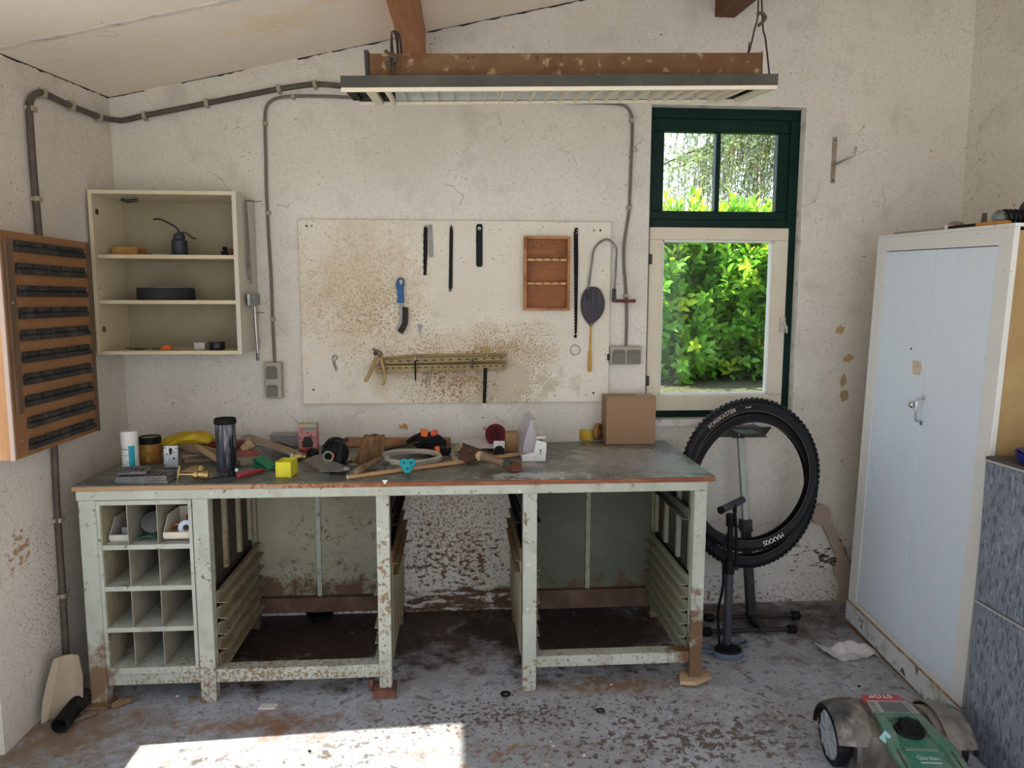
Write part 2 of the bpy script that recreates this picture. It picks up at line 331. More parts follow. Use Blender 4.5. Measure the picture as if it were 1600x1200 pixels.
M_conduit = mat('conduit_brown', (.085,.068,.055), .5, layers=[('n',(.12,.10,.08),9,.45,.65)])
M_conduit2 = mat('cable_brown', (.16,.135,.115), .5)
M_clip = mat('clip_tan', (.36,.32,.23), .55, layers=[('n',(.28,.24,.17),20,.5,.7)])
M_sock = mat('socket_housing', (.36,.34,.275), .5, layers=[('n',(.40,.38,.31),9,.45,.65)])
M_sockcov = mat('socket_cover', (.145,.14,.108), .45, layers=[('n',(.17,.165,.13),8,.4,.65)])
M_steel = mat('steel', (.42,.42,.41), .38, 1, layers=[('n',(.30,.29,.27),10,.45,.7)])
M_steeldull = mat('dull_steel', (.23,.23,.22), .5, .7, layers=[('n',(.16,.14,.12),14,.45,.7)])
M_galv = mat('galvanised', (.36,.38,.38), .42, .7, layers=[('n',(.27,.28,.28),18,.45,.65)])
M_brass = mat('brass', (.46,.33,.15), .38, .9, layers=[('n',(.28,.19,.08),18,.45,.7)])
M_blueh = mat('blue_handle', (.022,.085,.24), .45, layers=[('n',(.035,.12,.31),12,.45,.65)])
M_redh = mat('red_plastic', (.33,.035,.04), .4, layers=[('n',(.24,.03,.03),14,.5,.7)])
M_redbrown = mat('redbrown_handle', (.145,.048,.033), .5, layers=[('n',(.10,.038,.028),14,.45,.65)])
M_yellowh = mat('amber_handle', (.50,.27,.035), .35, layers=[('n',(.42,.21,.03),14,.45,.7)])
M_oldyellow = mat('worn_yellow_grip', (.40,.285,.12), .55, layers=[('n',(.25,.16,.07),20,.48,.68)])
M_mesh = mat('violet_grey_plastic', (.058,.052,.066), .5)
M_spice = wood('pine_red', (.46,.225,.095), (.37,.165,.065), (5,30,60), .6, (.22,.09,.035))
M_rackwood = wood('grey_pine', (.33,.26,.135), (.27,.20,.10), (5,60,60), .75, (.25,.18,.09))
M_hole = mat('bored_hole_dark', (.05,.032,.02), .9)
M_wood1 = wood('offcut_pine', (.50,.36,.21), (.42,.28,.15), (5,50,50))
M_wood2 = wood('offcut_brown', (.32,.225,.155), (.25,.17,.115), (5,50,50), .75, (.15,.10,.07))
M_wood3 = wood('offcut_grey', (.34,.275,.20), (.27,.215,.155), (5,50,50), .8)
M_wood4 = wood('plank_orange', (.36,.185,.083), (.27,.13,.055), (4,50,50), .65, (.17,.085,.04))
M_lath = wood('fresh_lath', (.52,.325,.165), (.45,.27,.13), (4,50,50))
M_endgrain = mat('pale_end', (.68,.60,.47), .7)
M_yellow = mat('yellow_plastic', (.66,.60,.03), .45, layers=[('n',(.58,.50,.03),10,.5,.7)])
M_yellowcloth = mat('yellow_glove', (.55,.40,.022), .6, layers=[('n',(.44,.30,.02),10,.45,.65)], bump=(25,.3))
M_green = mat('green_plastic', (.02,.16,.075), .45, layers=[('n',(.03,.20,.10),9,.45,.65)])
M_teal = mat('teal_plastic', (.03,.33,.37), .4, layers=[('n',(.02,.25,.30),12,.45,.65)])
M_orange = mat('orange_plastic', (.72,.16,.03), .4, layers=[('n',(.58,.13,.03),14,.5,.7)])
M_redpad = mat('coral_pad', (.65,.10,.06), .45)
M_white = mat('white_plastic', (.66,.66,.63), .45, layers=[('n',(.58,.57,.53),9,.5,.7)])
M_offwhite = mat('old_white_plastic', (.52,.50,.43), .5, layers=[('n',(.42,.39,.32),12,.5,.7)])
M_paper = mat('grey_paper', (.54,.51,.52), .85, layers=[('n',(.60,.57,.57),9,.4,.6)])
M_maroon = mat('maroon_plastic', (.20,.035,.055), .4, layers=[('n',(.16,.03,.045),9,.45,.65)])
M_card = mat('cardboard', (.315,.195,.118), .85, layers=[('s',(.30,.185,.112),(4,4,70),.4,.6)], bump=(60,.04))
M_card2 = mat('old_cardboard', (.33,.20,.095), .85, layers=[('n',(.27,.16,.075),9,.45,.65)])
M_coil = mat('grey_hose', (.40,.37,.30), .45)
M_bristle = mat('coir', (.22,.12,.057), .9, layers=[('s',(.13,.07,.035),(60,60,9),.42,.6)], bump=(90,.5))
M_brushwood = wood('brush_handle', (.22,.145,.09), (.16,.10,.06), (5,40,40), .7)
M_leather = mat('brown_leather', (.095,.045,.028), .65, layers=[('n',(.065,.033,.024),9,.45,.65),('nn',(.2,.13,.09),40,.62,.66,5,.5,.6)], bump=(50,.2))
M_strap = mat('pale_strap', (.40,.31,.175), .75, layers=[('n',(.32,.24,.13),14,.45,.65)])
M_tubedark = mat('smeared_clear_tube', (.055,.062,.072), .22, layers=[('s',(.30,.32,.34),(34,34,3.2),.55,.66), ('s',(.015,.017,.022),(40,40,5),.5,.62)], coat=.5)
M_label = mat('can_label_white', (.60,.62,.60), .4, layers=[('s',(.33,.36,.37),(60,60,38),.60,.66)])
M_tealband = mat('can_teal', (.02,.30,.38), .4)
M_tin = mat('tin_label', (.32,.155,.042), .5, layers=[('s',(.22,.10,.03),(9,9,14),.5,.6),('b',(.36,.25,.05),9,(-.02,-.04,.05),(.03,.05,.04),.6,.7)])
M_glove = M_yellowcloth
M_pvc = mat('grey_pvc', (.12,.115,.115), .5, layers=[('n',(.20,.185,.17),16,.45,.7)])
M_clearp = dusty('clear_plastic', (.50,.47,.50), .40)
M_clearjar = dusty('dusty_clear', (.30,.30,.28), .6)
M_pink = mat('pink_print', (.50,.24,.235), .6, layers=[('s',(.42,.12,.11),(60,60,40),.5,.6), ('z',(.36,.03,.025),8,.0,.045,.60,.70)])
M_boxcream = mat('box_cream', (.46,.40,.27), .7, layers=[('n',(.36,.31,.20),20,.5,.7)])
M_boxgreen = mat('box_green', (.17,.28,.24), .6)
M_darkprint = mat('dark_print', (.035,.03,.03), .6)
M_locker = mat('locker_bluewhite', (.64,.71,.785), .45, layers=[('n',(.66,.73,.805),2,.4,.6), ('nn',(.22,.19,.15),60,.69,.71,6,.48,.6), ('n',(.62,.685,.755),9,.6,.78)], bump=(30,.05))
M_lockerframe = mat('locker_frame', (.69,.685,.645), .5, layers=[('n',(.66,.655,.62),3,.4,.6), ('nn',(.24,.18,.10),45,.66,.69,5,.46,.6)])
M_plinth = mat('locker_plinth', (.60,.63,.615), .5, layers=[('nn',(.10,.085,.06),26,.585,.61,4,.45,.56), ('n',(.42,.40,.33),9,.55,.7)])
M_ply = mat('yellowed_ply', (.40,.275,.125), .6, layers=[('n',(.33,.215,.09),3,.42,.62), ('nn',(.16,.10,.05),40,.65,.69,4,.46,.6)])
M_timber = wood('dirty_timber', (.24,.155,.08), (.17,.10,.05), (40,5,40), .8)
M_gap = mat('dark_gap', (.035,.03,.027), .9)
M_speck = mat('marbled_grey_laminate', (.205,.23,.27), .42, layers=[('n',(.18,.205,.245),3,.42,.6), ('s',(.10,.115,.14),(95,95,26),.52,.58), ('s',(.31,.34,.385),(110,110,30),.57,.64), ('s',(.07,.08,.10),(60,60,18),.63,.67)])
M_whitetrim = mat('grey_white_trim', (.42,.41,.42), .45)
M_blue = mat('blue_plastic', (.012,.022,.22), .4)
M_sticker = mat('torn_sticker', (.56,.44,.32), .7, layers=[('n',(.62,.50,.38),40,.45,.6)])
M_chrome = mat('chrome', (.62,.62,.60), .2, 1)
M_whitecloth = mat('grey_white_rag', (.58,.56,.53), .9, layers=[('n',(.45,.42,.38),9,.52,.7)], bump=(40,.2))
M_paddle = wood('beige_mdf', (.41,.325,.25), (.39,.305,.23), (5,5,5), .8)
M_pump = mat('pump_grey', (.062,.068,.08), .36, .4, layers=[('n',(.085,.092,.105),9,.45,.65)])
M_pumpblue = mat('pump_bluegrey', (.12,.145,.18), .4)
M_standpale = mat('stand_pale_metal', (.36,.40,.36), .4, .3)
M_standdark = mat('stand_dark', (.035,.032,.029), .5, .2, layers=[('n',(.07,.06,.05),16,.5,.7)])
M_letter = mat('tyre_lettering', (.75,.74,.72), .6)
M_letterg = mat('tyre_lettering_gold', (.55,.47,.38), .6)
M_bead = mat('tyre_bead', (.10,.085,.06), .6)
DUST = (.21,.18,.15)
M_mowbody = mat('mower_shell', (.045,.044,.045), .38, layers=[('n',DUST,3.5,.36,.58), ('n',(.25,.215,.185),18,.50,.7)])
M_mowgreen = mat('mower_green', (.022,.17,.10), .42, layers=[('n',(.12,.20,.145),4,.36,.60), ('n',(.195,.205,.165),14,.47,.72)])
M_mowgrey = mat('mower_panel', (.42,.42,.42), .45, layers=[('n',(.34,.32,.31),9,.45,.68)])
M_mowscreen = mat('mower_screen', (.15,.145,.14), .5)
M_mowred = mat('mower_stop', (.42,.055,.06), .45, layers=[('n',(.36,.14,.125),7,.46,.66)])
M_hub = mat('silver_hub', (.46,.50,.52), .4, .3, layers=[('n',(.38,.40,.41),9,.45,.65)])
M_lightgreen = mat('pale_green_print', (.36,.46,.41), .5)
M_cyan = mat('cyan_reflector', (.33,.58,.58), .3)
M_brick = mat('red_brick', (.20,.085,.06), .85, layers=[('n',(.13,.06,.045),20,.45,.65)], bump=(40,.3))
M_freshwood = wood('split_wood', (.50,.36,.22), (.40,.26,.14), (5,30,30), .75)
M_beige = mat('beige_plastic', (.36,.285,.205), .6, layers=[('n',(.30,.225,.15),6,.45,.65)])
M_tile = mat('cream_tile', (.58,.57,.52), .5)
M_gravel = mat('garden_soil', (.13,.11,.06), .95, layers=[('n',(.06,.07,.03),30,.45,.6),('n',(.42,.36,.24),70,.57,.64)], bump=(30,.6))
M_yard = mat('yard_paving', (.55,.52,.47), .9, layers=[('n',(.60,.57,.52),4,.4,.65)])
M_leafA = leafmat('laurel_leaf', (.16,.42,.035), (.29,.56,.065), .36, .35, 5)
M_leafB = leafmat('laurel_young_leaf', (.52,.74,.05), (.70,.82,.07), .42, .35, 5)
M_leafC = leafmat('birch_leaf', (.24,.36,.24), (.48,.58,.22), .5, .4, 3)
M_twig = mat('twig_brown', (.12,.085,.05), .85)
M_bark = mat('birch_bark', (.45,.42,.37), .8, layers=[('s',(.08,.07,.06),(4,4,16),.56,.62)])
# ---------------------------------------------------------------- the room
XR, YF, HB = 4.16, -4.6, .30
def zc(x, y=0): return 2.519+.2245*x+.079*y           # underside of the sloping ceiling
WX0, WX1, WZ0, WZ1 = 2.545, 3.326, .985, 2.545        # window opening
DY0, DY1, DH, WT = -3.50, -1.10, 2.0, .22             # doorway in the left wall, its unseen end widened for more light
def S(o): o['kind'] = 'structure'; return o
b = MB()
b.xz([(-WT,-.05),(WX0,-.05),(WX0,zc(WX0)+.03),(-WT,zc(-WT)+.03)], 0, HB)
b.xz([(WX1,-.05),(XR+WT,-.05),(XR+WT,zc(XR+WT)+.03),(WX1,zc(WX1)+.03)], 0, HB)
b.xz([(WX0,-.05),(WX1,-.05),(WX1,WZ0),(WX0,WZ0)], 0, HB)
b.xz([(WX0,WZ1),(WX1,WZ1),(WX1,zc(WX1)+.03),(WX0,zc(WX0)+.03)], 0, HB)
b.done('wall_back', M_wall, kind='structure', smooth=20)
b = MB()
def lw(y0, y1, z0):
    b.prism([(-WT,y0,z0),(-WT,y1,z0),(-WT,y1,zc(-.0,y1)+.03),(-WT,y0,zc(0,y0)+.03)], (WT,0,0))
lw(DY1, 0, -.05); lw(YF, DY0, -.05); lw(DY0, DY1, DH)
b.done('wall_left', M_wall_side, kind='structure', smooth=20)
b = MB(); b.prism([(XR,YF,-.05),(XR,0,-.05),(XR,0,zc(XR,0)+.03),(XR,YF,zc(XR,YF)+.03)], (WT,0,0))
b.done('wall_right', M_wall_right, kind='structure', smooth=20)
b = MB(); x0, x1, y0, y1 = -WT-.1, XR+WT, YF, HB+.1
b.add([(x,y,zc(x,y)+t) for t in (0,.06) for x,y in ((x0,y0),(x1,y0),(x1,y1),(x0,y1))], [(0,1,2,3),(7,6,5,4),(0,4,5,1),(1,5,6,2),(2,6,7,3),(3,7,4,0)])
b.done('ceiling', M_ceil, kind='structure')
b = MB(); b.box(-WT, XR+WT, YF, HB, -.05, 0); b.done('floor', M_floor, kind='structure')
# filled joint between two ceiling sheets
def atc(px, py):
    d = ray(px, py); n = V((-.2245,-.079,1)); t = (2.519-n.dot(CAM))/n.dot(d); return CAM+d*t
b = MB(); p, q = atc(-40,84), atc(420,-12); u = (q-p).normalized(); w = V((0,.0,0))+V((-u.y,u.x,0))*.013
dn = V((0,0,-.003))
b.prism([p-w+dn, q-w+dn, q+w+dn, p+w+dn], (0,0,.004)); b.done('trim_1', M_seam, kind='structure')
# rafters
for i,(xa,xb,zb,m) in enumerate(((1.362,1.456,2.686,M_beam),(2.842,2.942,2.950,M_beam_end))):
    b = MB(); zt = zc(xb)+.02
    pts = [(xa,0,zb),(xb,0,zb),(xb,0,zt),(xa,0,zt)]
    n = 4; vs = pts+[(x,-3.6,z-.079*3.6) for x,y,z in pts]
    b.add(vs, [(0,1,2,3),(7,6,5,4),(0,4,5,1),(1,5,6,2),(2,6,7,3),(3,7,4,0)])
    o = b.done('ceiling_beam', M_beam if i == 0 else M_beam_end, kind='structure', bevel=.004)
    o['label'] = ('thick reddish wooden rafter running under the ceiling above the lamp' if i == 0 else 'short stub of dark rafter at the top edge above the window')
    o['category'] = 'beam'
# dark open joints where ceiling and walls meet
b = MB(); rg = random.Random(8); n = 90
def joint(f, n):
    ws = [max(.0010,.0034+.002*sin(i*.9)+rg.uniform(-.002,.004)) for i in range(n)]
    for i in range(n-1):
        (a,na),(c,nc) = f(i/(n-1)), f((i+1)/(n-1))
        b.add([a,c,c+V((0,0,-ws[i+1])),a+V((0,0,-ws[i])),a+na,c+nc,c+nc+V((0,0,-ws[i+1])),a+na+V((0,0,-ws[i]))],[(0,1,2,3),(7,6,5,4),(3,2,6,7),(0,4,5,1)])
joint(lambda t: (V((.0002,-2.2*t,zc(0,-2.2*t)-.0005)), V((.0012,0,.0004))), 90)
for xa,xb in ((.0,.16),(.33,.62),(.86,1.0),(1.02,1.36),(1.46,2.3)): joint(lambda t: (V((xa+(xb-xa)*t,-.0002,zc(xa+(xb-xa)*t)-.0005)), V((0,-.0012,-.0003))), max(8,int((xb-xa)*50)))
b.done('trim_2', M_gap, kind='structure', smooth=10, recalc=False)
# ragged plaster edge where the ceiling sheet has come away beside the rafter
# lower leaf of the stable door in the doorway (outside the view; it trims the patch of sun)
b = MB(); b.box(-.20,-.16, DY0+.01, DY1-.01, .0, .675)
o = b.done('door_1', M_green_frame, kind='structure', bevel=.003)
# ---------------------------------------------------------------- window
w1 = bpy.data.objects.new('window_1', None); COL.objects.link(w1); w1.location = (WX0,0,WZ0); w1['kind'] = 'structure'
FY0, FY1 = .062, .125
b = MB()
b.box(WX0,WX1,FY0,FY1,WZ1-.052,WZ1); b.box(WX0,WX1,FY0,FY1,WZ0,WZ0+.048)
b.box(WX0,WX0+.03,FY0,FY1,WZ0+.048,WZ1-.052); b.box(WX1-.052,WX1,FY0,FY1,WZ0+.048,WZ1-.052)
b.box(WX0+.03,WX1-.052,FY0,FY1,1.955,2.0)
b.done('frame', M_green_frame, w1, bevel=.003)
TX0, TX1, TZ0, TZ1 = 2.632, 3.216, 2.043, 2.431
b = MB(); y0, y1 = FY0+.008, FY1-.008
b.box(WX0+.028,WX1-.05,y0,y1,TZ1,WZ1-.05); b.box(WX0+.028,WX1-.05,y0,y1,1.998,TZ0)
b.box(WX0+.028,TX0,y0,y1,TZ0,TZ1); b.box(TX1,WX1-.05,y0,y1,TZ0,TZ1); b.box(2.897,2.921,y0,y1,TZ0,TZ1)
o = b.done('transom_sash', M_green_frame, w1, bevel=.004)
for xa, xb in ((TX0,2.897),(2.921,TX1)):
    g = MB(); g.box(xa,xb,y0+.02,y0+.024,TZ0,TZ1); g.done('pane', M_pane, o)
b = MB(); SX0,SX1,SZ0,SZ1 = 2.556,3.270,1.031,1.957; GX0,GX1,GZ0,GZ1 = 2.625,3.195,1.110,1.895; y0,y1 = .022,.066
b.box(SX0,SX1,y0,y1,GZ1,SZ1); b.box(SX0,SX1,y0,y1,SZ0,GZ0); b.box(SX0,GX0,y0,y1,GZ0,GZ1); b.box(GX1,SX1,y0,y1,GZ0,GZ1)
sash = b.done('lower_sash', M_cream, w1, bevel=.004)
b = MB()
for xa,xb,za,zb in ((GX0-.004,GX0+.010,GZ0,GZ1),(GX1-.010,GX1+.004,GZ0,GZ1),(GX0,GX1,GZ0-.004,GZ0+.010),(GX0,GX1,GZ1-.010,GZ1+.004)): b.box(xa,xb,y0+.014,y1+.002,za,zb)
b.done('glazing_bead', M_whitelamp, sash, bevel=.002)
b = MB(); b.box(GX0,GX1,y0+.024,y0+.028,GZ0,GZ1); b.done('pane', M_pane, sash)
b = MB(); c = at(1222,505,y=.02); b.box(c.x-.014,c.x+.014,.010,.022,c.z-.045,c.z+.03); b.lathe([(.009,0),(.009,.02),(.005,.026)],12,FRAME((c.x,.012,c.z),(0,-1,0)))
b.tube([(c.x,-.008,c.z),(c.x+.012,-.010,c.z-.02),(c.x+.012,-.010,c.z-.05)],.005,8); b.done('latch', M_offwhite, sash, bevel=.001)
for pz in (405,595):
    c = at(1015,pz,y=.02); b = MB(); b.box(SX0-.008,SX0+.012,.014,.024,c.z-.025,c.z+.025); b.done('hinge', M_darkmetal, sash)
b = MB(); b.box(WX0+.0005,WX1-.0005,-.004,FY0-.001,WZ0+.0005,WZ0+.006); b.box(WX0-.004,WX1+.006,-.014,-.0005,WZ0-.028,WZ0+.006); b.done('sill', M_sill, w1)
b = MB(); e = .028
b.box(WX1-.003,WX1-.0002,.0005,FY0-.0005,WZ0+.005,WZ1-.0002); b.box(WX0+.0002,WX1-.0035,.0005,FY0-.0005,WZ1-.003,WZ1-.0002); b.done('reveal_paint', mat('reveal_lit_white',(.84,.81,.74),.8,layers=[('n',(.5,.45,.38),14,.52,.7)]), w1)  # cream reveal paint whitened to carry the light falling on it

# ---------------------------------------------------------------- outside
b = MB(); b.box(-14,16,-14,14,-.12,-.06); b.done('ground', M_yard, kind='structure')
b = MB(); b.box(-4,14,.55,12,-.06,.86); b.done('terrain', M_gravel, kind='structure')
def leaf(mb, p, d, up, L, W):
    d = d.normalized(); s = d.cross(up)
    if s.length < 1e-3: s = d.cross(V((1,0,0)))
    s.normalize(); n = s.cross(d)
    P = lambda a, w, h: p+d*(L*a)+s*(W*w)+n*(L*h)
    mb.add([P(0,0,0),P(.32,.46,.045),P(.7,.42,.02),P(1,0,-.09),P(.7,-.42,.02),P(.32,-.46,.045),P(.35,0,0),P(.7,0,-.03)],
           [(0,1,6),(1,2,7,6),(2,3,7),(0,6,5),(6,7,4,5),(7,3,4)])
rg = random.Random(3)
A, B, T = MB(), MB(), MB()
for i in range(2700):
    x = rg.uniform(2.85,5.25); dep = rg.random()**1.5
    z = .84+rg.random()*1.44
    bulge = .22*sin((z-.86)/1.66*pi)+.12*sin(x*5+z*3)+.10*sin(x*11-z*6)
    y = 2.80-bulge+dep*.75
    if z < 1.0: y += (1.0-z)*.5
    top = z > 2.12
    dr = V((rg.uniform(-.6,.6), rg.uniform(-1,.15) if not top else rg.uniform(-.4,.3), rg.uniform(.05,1.2 if not top else 1.6))).normalized()
    young = rg.random() < (.16 if not top else .62) and dep < .5
    L = rg.uniform(.16,.30); p0 = V((x,y,z)); n = rg.randint(6,9)
    T.tube([p0, p0+dr*L*.5, p0+dr*L], .003, 4)
    side = dr.cross(V((rg.uniform(-1,1),rg.uniform(-1,1),rg.uniform(-1,1)))).normalized(); s2 = dr.cross(side)
    for k in range(n):
        a = k*2.4; t = .15+.85*k/n
        out = (side*cos(a)+s2*sin(a))*(1-.5*t)+dr*(.55+.5*t)+V((0,0,-.12))
        ll = rg.uniform(.095,.145)*(1-.25*t)
        leaf(B if (young and t > .3) else A, p0+dr*(L*t), out, dr+V((0,-.3,.3)), ll, ll*rg.uniform(.40,.5))
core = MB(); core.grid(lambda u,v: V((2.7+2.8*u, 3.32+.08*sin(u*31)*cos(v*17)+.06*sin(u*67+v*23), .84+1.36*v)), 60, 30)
h = thing('hedge', 'sunlit laurel hedge of glossy bright green leaves outside the window', 'hedge', (4,2.95,.86))
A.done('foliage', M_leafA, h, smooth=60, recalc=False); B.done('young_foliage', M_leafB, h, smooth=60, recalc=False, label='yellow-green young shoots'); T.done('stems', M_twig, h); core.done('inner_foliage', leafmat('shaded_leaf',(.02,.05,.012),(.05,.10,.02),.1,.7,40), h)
# weeping birch beyond it
bt = thing('birch_tree', 'tall weeping birch with fine hanging leaves against the bright sky', 'tree', (8.2,8.5,.86))
tr = MB(); tr.tube(smooth_path([(8.2,8.5,.8),(8.15,8.5,2.5),(8.0,8.45,4.2),(7.9,8.4,6.2)],4),[.17-.008*i for i in range(13)],10)
br = MB(); lf = MB(); rg = random.Random(11)
mains = []
for k in range(16):
    z0 = 3.4+2.6*k/16+rg.uniform(-.2,.2); ang = pi*(.72+.5*rg.random()) if k%2 else pi*(1.0+.35*rg.random())
    L = rg.uniform(2.2,4.0); dx = V((cos(ang), sin(ang)*.55, 0))
    base = V((8.0,8.45,z0)); pts = [base, base+dx*L*.35+V((0,0,.55)), base+dx*L*.7+V((0,0,.55)), base+dx*L+V((0,0,.15))]
    sp = smooth_path(pts,6); br.tube(sp,[.035*(1-i/len(sp))+.006 for i in range(len(sp))],6); mains.append(sp)
for sp in mains:
    for j in range(5,len(sp)):
        for r_ in range(4):
            p = sp[j]+V((rg.uniform(-.12,.12),rg.uniform(-.3,.3),0)); L = rg.uniform(.6,1.9)
            q = [p, p+V((rg.uniform(-.15,.1),rg.uniform(-.1,.1),-.15)), p+V((rg.uniform(-.3,.12),rg.uniform(-.15,.15),-L))]
            s2 = smooth_path(q,4); br.tube(s2,.004,3)
            for _ in range(int(L*17)):
                t = rg.random(); i = min(int(t*(len(s2)-1)), len(s2)-2); pp = s2[i].lerp(s2[i+1], t*(len(s2)-1)-i)
                ll = rg.uniform(.045,.075); d = V((rg.uniform(-1,1),rg.uniform(-1,1),rg.uniform(-1.4,.2)))
                n_ = d.cross(V((rg.uniform(-1,1),1,rg.uniform(-1,1)))).normalized()*ll*.33; d.normalize(); pp = pp+n_*rg.uniform(-1.5,1.5)
                lf.add([pp, pp+d*ll*.45+n_, pp+d*ll, pp+d*ll*.45-n_], [(0,1,2,3)])
tr.done('trunk', M_bark, bt); br.done('branches', M_twig, bt, smooth=60); lf.done('foliage', M_leafC, bt, recalc=False)

# ---------------------------------------------------------------- light
w = bpy.data.worlds.new('sky'); SC.world = w; w.use_nodes = True; nt = w.node_tree; nt.nodes.clear()
tc = nt.nodes.new('ShaderNodeTexCoord'); sx = nt.nodes.new('ShaderNodeSeparateXYZ'); nt.links.new(tc.outputs['Generated'], sx.inputs[0])
rp = nt.nodes.new('ShaderNodeValToRGB'); nt.links.new(sx.outputs['Z'], rp.inputs[0])
rp.color_ramp.elements[0].position = 0; rp.color_ramp.elements[0].color = (.93,.95,1,1)
rp.color_ramp.elements[1].position = .8; rp.color_ramp.elements[1].color = (.52,.70,1,1)
bg = nt.nodes.new('ShaderNodeBackground'); bg.inputs[1].default_value = SKY = 2.75
nt.links.new(rp.outputs[0], bg.inputs[0]); wo = nt.nodes.new('ShaderNodeOutputWorld'); nt.links.new(bg.outputs[0], wo.inputs[0])
ld = bpy.data.lights.new('sun','SUN'); ld.energy = 14; ld.angle = radians(.6); ld.color = (1,.93,.82)
so = bpy.data.objects.new('sun', ld); COL.objects.link(so)
el = radians(47.6); dv = V((cos(el)*.9986, cos(el)*.0528, -sin(el))); so.rotation_euler = dv.to_track_quat('-Z','Y').to_euler(); so.location = (-6,-1.5,7)
def portal(name, loc, rot, sx_, sy_):
    l = bpy.data.lights.new(name,'AREA'); l.shape = 'RECTANGLE'; l.size = sx_; l.size_y = sy_; l.cycles.is_portal = True
    o = bpy.data.objects.new(name, l); COL.objects.link(o); o.location = loc; o.rotation_euler = rot
portal('portal_front', ((XR)/2, YF+.02, 1.5), (radians(90),0,0), XR, 3.0)
portal('portal_door', (-.1, (DY0+DY1)/2, 1.35), (0,radians(-90),0), 1.35, DY1-DY0)
portal('portal_window', ((WX0+WX1)/2, .2, (WZ0+WZ1)/2), (radians(-90),0,0), WX1-WX0, WZ1-WZ0)
vs = SC.view_settings; vs.view_transform = 'Standard'; vs.look = 'None'; vs.gamma = 1; vs.use_curve_mapping = False; vs.exposure = -0.07
SC.cycles.max_bounces = 10; SC.cycles.diffuse_bounces = 6; SC.cycles.transparent_max_bounces = 12; SC.cycles.caustics_reflective = False; SC.cycles.caustics_refractive = False
SC.cycles.use_denoising = True; SC.cycles.sample_clamp_indirect = 6
# ---------------------------------------------------------------- cables and sockets
def clip(parent, P, d, n, r, mt=None):
    """a saddle clip round the pipe at P: pipe direction d, wall normal n"""
    d = V(d).normalized(); n = V(n); s = d.cross(n)
    M = Matrix(((s.x,n.x,d.x,P.x),(s.y,n.y,d.y,P.y),(s.z,n.z,d.z,P.z),(0,0,0,1)))
    mb = MB(); h = r*1.0
    mb.box(-r*1.75,r*1.75,-h-.003,-h*.2,-.008,.008,M); mb.box(-r*1.35,r*1.35,-h*.2,r*1.35,-.009,.009,M); mb.done('saddle_clip', mt or M_clip, parent, bevel=.002)
R1 = .0125
lp = [(104,1030),(99,940),(93,850),(88,770),(85,700),(74,540),(61,365),(56,310),(51,250),(47,190),(46,165),(52,150),(64,145),(82,152),(107,164),(138,176),(155,183)]
P = [at(a,b_,x=R1+.004) for a,b_ in lp]
P += [at(172,186.5,y=-.040), at(181,187.5,y=-R1-.007)]
P += [at(a,b_,y=-R1-.004) for a,b_ in ((194,188),(225,181),(275,171),(325,161),(380,150),(437,139),(490,132),(530,134),(600,141))]
cp = thing('conduit_pipe', 'thick brown conduit climbing the left wall and running to the lamp', 'pipe', (P[0].x,P[0].y,0))
MB().tube(smooth_path(P,4), R1, 10).done('pipe', M_conduit, cp)
for px,py,dx,dy in ((92,812,0,1),(98,930,0,1),(57,311,0,1),(48,170,0,1)):
    clip(cp, at(px,py,x=R1+.004), (0,0,1), (1,0,0), R1)
for px,py in ((66,146),(111,165),(154,183)):
    clip(cp, at(px,py,x=R1+.004), (0,.85,-.3), (1,0,0), R1)
for px,py in ((226,181),(323,161),(436,139),(492,132)):
    clip(cp, at(px,py,y=-R1-.004), (1,0,.12), (0,-1,0), R1)
R2 = .0072
def cable(label, pix, clips):
    P = [at(a,c,y=-R2-.004) for a,c in pix]
    t = thing('cable', label, 'cable', P[0]); MB().tube(smooth_path(P,4), R2, 8).done('sheath', M_conduit2, t)
    for px,py,v in clips: clip(t, at(px,py,y=-R2-.004), (0,0,1) if v else (1,0,0), (0,-1,0), R2)
cable('thin brown cable rising from the stacked sockets beside the wall cabinet', [(429,566),(428,540),(426,500),(424,440),(421,390),(418,335),(416,290),(415,240),(414,195),(415,172),(422,159),(440,152),(470,150),(520,151),(580,154)],
      [(414,193,1),(419,333,1),(426,499,1),(458,151,0)])
cable('thin brown cable dropping from the lamp to the double socket near the window', [(880,159),(940,161),(968,163),(980,168),(987,182),(988,210),(986,260),(984,310),(983,330),(978,361),(975,385),(975,415),(977,440),(979,475),(979,510),(978,545)],
      [(987,188,1),(983,325,1),(978,462,1)])
def socket_box(label, x0,x1,z0,z1, covers, vert, knob=False):
    t = thing('power_socket', label, 'socket', ((x0+x1)/2,-.002,z0))
    b = MB(); b.box(x0,x1,-.045,-.001,z0,z1); b.done('housing', M_sock, t, bevel=.006)
    for cx0,cx1,cz0,cz1 in covers:
        b = MB(); b.box(cx0,cx1,-.054,-.044,cz0,cz1); c = b.done('cover_flap', M_sockcov, t, bevel=.003)
        h = MB(); h.box(cx0+.004,cx1-.004,-.058,-.05,cz1-.004,cz1+.008); h.done('hinge_bar', M_sockcov, c, bevel=.002)
    return t
a = at(413,566,y=-.03); c = at(442,622,y=-.03)
zm = (a.z+c.z)/2
socket_box('grey socket and switch stacked in a pair below the wall cabinet', a.x,c.x,c.z,a.z, [(a.x+.012,c.x-.02,zm+.008,a.z-.026),(a.x+.012,c.x-.02,c.z+.010,zm-.03)], True)
a = at(953,541,y=-.03); c = at(1001,569,y=-.03); xm = (a.x+c.x)/2
t = socket_box('grey double socket at the right edge of the pin board', a.x,c.x,c.z,a.z, [(a.x+.010,xm-.006,c.z+.006,a.z-.026),(xm+.006,c.x-.008,c.z+.006,a.z-.026)], False)
b = MB(); b.lathe([(.016,0),(.016,.012)],12,FRAME((a.x,-.022,(a.z+c.z)/2-.01),(-1,0,0))); b.done('gland', M_darkmetal, t)

